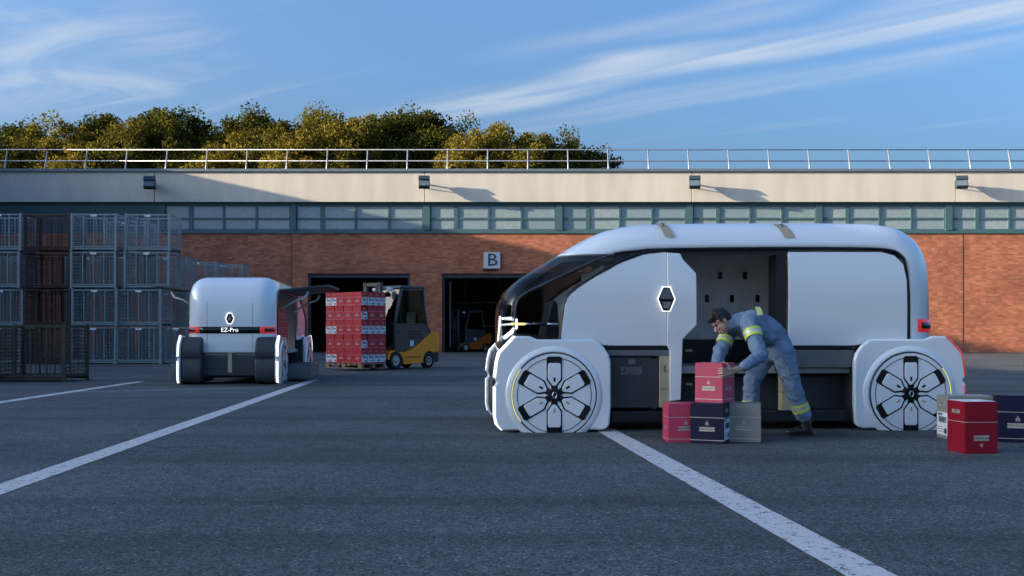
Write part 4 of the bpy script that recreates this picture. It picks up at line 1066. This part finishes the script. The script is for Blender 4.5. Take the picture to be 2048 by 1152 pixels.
def P3(px, py, Y): return J(px, py, Y)-base
sh_n, el_n, wr_n = P3(1499, 648, 10.22), P3(1521, 712, 10.0), P3(1481, 738, 9.80)
sh_f, el_f, wr_f = P3(1462, 656, 10.60), P3(1441, 702, 10.40), P3(1432, 736, 10.10)
hip_n, kn_n, an_n = P3(1566, 706, 10.36), P3(1584, 770, 10.32), P3(1611, 843, 10.36)
hip_f, kn_f, an_f = P3(1532, 708, 10.60), P3(1503, 764, 10.52), P3(1501, 846, 10.52)
pel, wai, che, nek = P3(1556, 694, 10.47), P3(1540, 664, 10.45), P3(1506, 648, 10.42), P3(1470, 644, 10.41)
hd = P3(1441, 643, 10.38)
def remesh(mb, name, m, vox, sm=4, disp=0, parent=man):
    o = add(name, mb.mesh(name, m, True), None)
    r = o.modifiers.new('r', 'REMESH'); r.mode = 'VOXEL'; r.voxel_size = vox
    s = o.modifiers.new('s', 'SMOOTH'); s.iterations = sm; s.factor = .5
    dg = bpy.context.evaluated_depsgraph_get(); me = bpy.data.meshes.new_from_object(o.evaluated_get(dg)); bpy.data.objects.remove(o)
    if disp:
        nr = [v.normal.copy() for v in me.vertices]
        for v, q in zip(me.vertices, nr):
            c = v.co; f = noise.noise(Vector((c.x*9, c.y*9, c.z*16)))+.6*noise.noise(Vector((c.x*22+4, c.y*22, c.z*30)))
            rg = 1-abs(noise.noise(Vector((c.x*11+7, c.y*8, c.z*15+c.x*9))))*2
            v.co = c+q*disp*(f*.8+rg*.7)
    me.polygons.foreach_set('use_smooth', [True]*len(me.polygons))
    me.materials.clear(); me.materials.append(m); me.name = name
    return add(name, me, parent)
# head frame: crown towards the left and up, face turned down-left and a little to the camera
upv = Vector((-.70, -.05, .71)).normalized(); fwd = Vector((-.66, -.26, -.66)); fwd = (fwd-upv*fwd.dot(upv)).normalized(); lef = upv.cross(fwd).normalized()
HR = Matrix((fwd, lef, upv)).transposed()
def H(f, s, u): return hd+HR @ Vector((f, s, u))
bd = MB()
bd.ball(H(-.012, 0, .035), (.098, .076, .088), HR, 16, 12)
bd.ball(H(.028, 0, -.035), (.066, .060, .085), HR, 14, 10)
bd.ball(H(.062, 0, -.092), (.030, .030, .022), HR)
bd.capsule(H(.088, 0, .005), H(.112, 0, -.030), .010, .015, 8)
bd.ball(H(.098, 0, -.066), (.012, .024, .008), HR, 8, 6)
bd.ball(H(.080, 0, .025), (.016, .052, .010), HR, 8, 6)
for s in (-1, 1):
    bd.ball(H(-.008, s*.077, -.008), (.019, .009, .032), HR, 8, 6); bd.ball(H(.070, s*.033, -.025), (.022, .020, .018), HR, 8, 6)
bd.capsule(H(-.03, 0, -.05), nek, .056, .062)
bd.capsule(nek, che, .07, .12); bd.capsule(che, wai, .13, .12); bd.capsule(wai, pel, .12, .13)
for a, b, c in ((sh_n, el_n, wr_n), (sh_f, el_f, wr_f)):
    bd.capsule(che, a, .09, .06); bd.capsule(a, b, .05, .04); bd.capsule(b, c, .04, .027)
for a, b, c in ((hip_n, kn_n, an_n), (hip_f, kn_f, an_f)):
    bd.capsule(pel, a, .1, .09); bd.capsule(a, b, .08, .055); bd.capsule(b, c, .055, .04)
# near hand: wraps the right side of the top carton, fingertips round its front edge
def on_box(f, z): # a point on the right face of the top carton, f from front edge backwards
    return TB+rotv(TBR, (0, f, 0))+Vector((0, 0, z))-base
outv = rotv(TBR, (1, 0, 0)); frv = rotv(TBR, (0, -1, 0)); ltv = rotv(TBR, (-1, 0, 0))
palm = on_box(.095, .305)+outv*.030
bd.capsule(wr_n, palm+Vector((0, 0, .012)), .027, .024); bd.capsule(wr_n, palm-Vector((0, 0, .018)), .027, .022)
for k, L in enumerate((.96, 1.05, 1.0, .82)):
    dz = .030-.021*k
    k0 = on_box(.080, .300+dz)+outv*.022; k1 = on_box(.034, .302+dz*1.1)+outv*.015; k2 = on_box(-.004, .300+dz*1.15)+outv*.008+frv*.009; k3 = on_box(-.008, .298+dz*1.15)+ltv*.034*L+frv*.006
    bd.capsule(palm+Vector((0, 0, dz*.8)), k0, .012, .0115, 8); bd.capsule(k0, k1, .0110, .0098, 8); bd.capsule(k1, k2, .0098, .0090, 8); bd.capsule(k2, k3, .0090, .0078, 8)
t0 = palm+Vector((0, 0, .025)); t1 = on_box(.085, .372)+outv*.014; t2 = on_box(.058, .392)-outv*.020; 
bd.capsule(t0, t1, .016, .012, 8); bd.capsule(t1, t2, .012, .0095, 8)
# far hand on the back of the carton
fb_ = TB+rotv(TBR, (-.29, .20, .33))-base+ltv*.02
bd.capsule(wr_f, fb_, .027, .024)
for k in range(4):
    q = fb_+Vector((0, 0, .03-.02*k)); q2 = q+frv*.055; bd.capsule(fb_, q, .012, .0105, 8); bd.capsule(q, q2, .0105, .009, 8); bd.capsule(q2, q2+frv*.035, .009, .0075, 8)
bd.capsule(fb_, fb_+Vector((.01, -.03, .05)), .014, .010, 8)
remesh(bd, 'body', M['skin'], .0052, 3)
eye = MB()
for s in (-1, 1): eye.ball(H(.081, s*.031, .008), (.009, .012, .006), HR, 8, 6)
eye.build('eyes', M['hair'], man, smooth=True)
br = MB()
for s in (-1, 1): br.capsule(H(.092, s*.016, .026), H(.078, s*.052, .026), .006, .004, 6)
br.build('eyebrows', M['hair'], man)
hr = MB(); hr.ball(H(-.020, 0, .052), (.105, .083, .086), HR, 20, 14); hr.ball(H(-.062, 0, .0), (.062, .072, .075), HR, 16, 10); hr.ball(H(.055, 0, .092), (.05, .062, .036), HR); hr.ball(H(.0, 0, .115), (.075, .06, .034), HR)
for s in (-1, 1): hr.ball(H(-.002, s*.070, .018), (.020, .012, .034), HR, 8, 6)
ho = remesh(hr, 'hair', M['hair'], .006, 1)
for v in ho.data.vertices:
    c = v.co; v.co = c+v.normal*(.010*noise.noise(c*55)+.006*noise.noise(c*120))
# coverall
cv = MB()
cv.capsule(P3(1476, 645, 10.41), che, .092, .148); cv.capsule(che, wai, .148, .138); cv.capsule(wai, pel, .138, .146)
cv.capsule(P3(1505, 655, 10.30), P3(1535, 672, 10.38), .105, .115); cv.capsule(P3(1495, 662, 10.52), P3(1530, 678, 10.52), .105, .115)
cv.capsule(H(-.05, 0, -.095), P3(1474, 646, 10.41), .074, .088)
cv.capsule(che, sh_n, .12, .088); cv.capsule(sh_n, el_n, .086, .068); cv.capsule(el_n, el_n.lerp(wr_n, .82), .067, .052)
cv.capsule(che, sh_f, .11, .086); cv.capsule(sh_f, el_f, .084, .070); cv.capsule(el_f, el_f.lerp(wr_f, .82), .069, .054)
cv.capsule(pel, hip_n, .132, .122); cv.capsule(hip_n, kn_n, .120, .086); cv.capsule(kn_n, kn_n.lerp(an_n, .80), .086, .076)
cv.capsule(pel, hip_f, .128, .116); cv.capsule(hip_f, kn_f, .114, .086); cv.capsule(kn_f, an_f, .086, .078)
cv.capsule(kn_n.lerp(an_n, .74), kn_n.lerp(an_n, .82), .083, .083)
remesh(cv, 'coverall', M['cloth'], .010, 3, .011)
def ring(a, b, t0, t1, r0, r1, name, m):
    mb = MB(); n_ = 5; pts = [a.lerp(b, t0+(t1-t0)*k/n_) for k in range(n_+1)]
    mb.tube(pts, [r0+(r1-r0)*k/n_ for k in range(n_+1)], 24, cap=False); 
    mb.v = [tuple(Vector(v)+Vector((0, 0, .004*noise.noise(Vector(v)*14)))) for v in mb.v]
    mb.build(name, m, man, smooth=True)
def bandset(a, b, t, w, r, s=1.0):
    ring(a, b, t, t+w*.3, r, r*s, 'hivis_band', M['hivis']); ring(a, b, t+w*.3, t+w*.68, r+.001, (r+.001)*s, 'reflective_band', M['silver']); ring(a, b, t+w*.68, t+w, r, r*s, 'hivis_band', M['hivis'])
bandset(sh_n, el_n, .22, .24, .094, .975); bandset(sh_f, el_f, .50, .26, .086, .985)
bandset(kn_n, an_n, .50, .22, .090, .975); bandset(kn_f, an_f, .46, .22, .092, .985)
# band over the shoulder
sb = []
for k in range(11):
    a = R(-30+150*k/10); c = P3(1509, 648, 10.41)
    sb.append((c, a))
rowsA = []; rowsB = []
for c, a in sb:
    dirv = Vector((.12, -math.sin(a), math.cos(a))).normalized(); tv = Vector((1, 0, .1)).normalized()
    p = c+dirv*.176
    rowsA.append([p-tv*.027+Vector((0, 0, .002)), p+tv*.027+Vector((0, 0, .002))]); rowsB.append([p-tv*.012+dirv*.003, p+tv*.012+dirv*.003])
MB().quadgrid(rowsA[:7]).build('hivis_band', M['hivis'], man, smooth=True); MB().quadgrid(rowsB[:7]).build('reflective_band', M['silver'], man, smooth=True)
# trouser pocket flap
pk = hip_n.lerp(kn_n, .42); ax_ = (kn_n-hip_n).normalized(); sdv = Vector((.25, -.97, 0)); tv_ = ax_.cross(sdv).normalized()
PR = Matrix((tv_, sdv, ax_)).transposed()
pb_ = MB().box(pk+sdv*.088+ax_*.01, (.12, .035, .15), PR); pb_.build('thigh_pocket', M['cloth'], man, bevel=.015)
MB().box(pk+sdv*.102-ax_*.06, (.13, .022, .05), PR).build('pocket_flap', M['cloth'], man, bevel=.009)
for an, nm in ((an_n, 0), (an_f, 1)):
    bs = MB(); g0 = Vector((an.x, an.y, 0)); dr = Vector((-.97, -.24, 0)).normalized(); sd_ = Vector((.24, -.97, 0))
    bs.capsule(an+Vector((0, 0, .02)), g0+Vector((.01, 0, .075)), .058, .058); bs.capsule(g0+Vector((.025, 0, .05)), g0+dr*.10+Vector((0, 0, .055)), .05, .048); bs.capsule(g0+dr*.08+Vector((0, 0, .045)), g0+dr*.185+Vector((0, 0, .042)), .046, .038)
    o = remesh(bs, 'shoe', M['leather'], .008, 3)
    so = [g0+Vector((.075, 0, 0))-sd_*.03, g0+Vector((.075, 0, 0))+sd_*.03, g0+sd_*.048, g0+dr*.10+sd_*.048, g0+dr*.19+sd_*.042, g0+dr*.228, g0+dr*.19-sd_*.042, g0+dr*.10-sd_*.048, g0-sd_*.048]
    MB().prism([(p.x, p.y) for p in so], .001, .026, 'z').build('sole', M['black'], o)
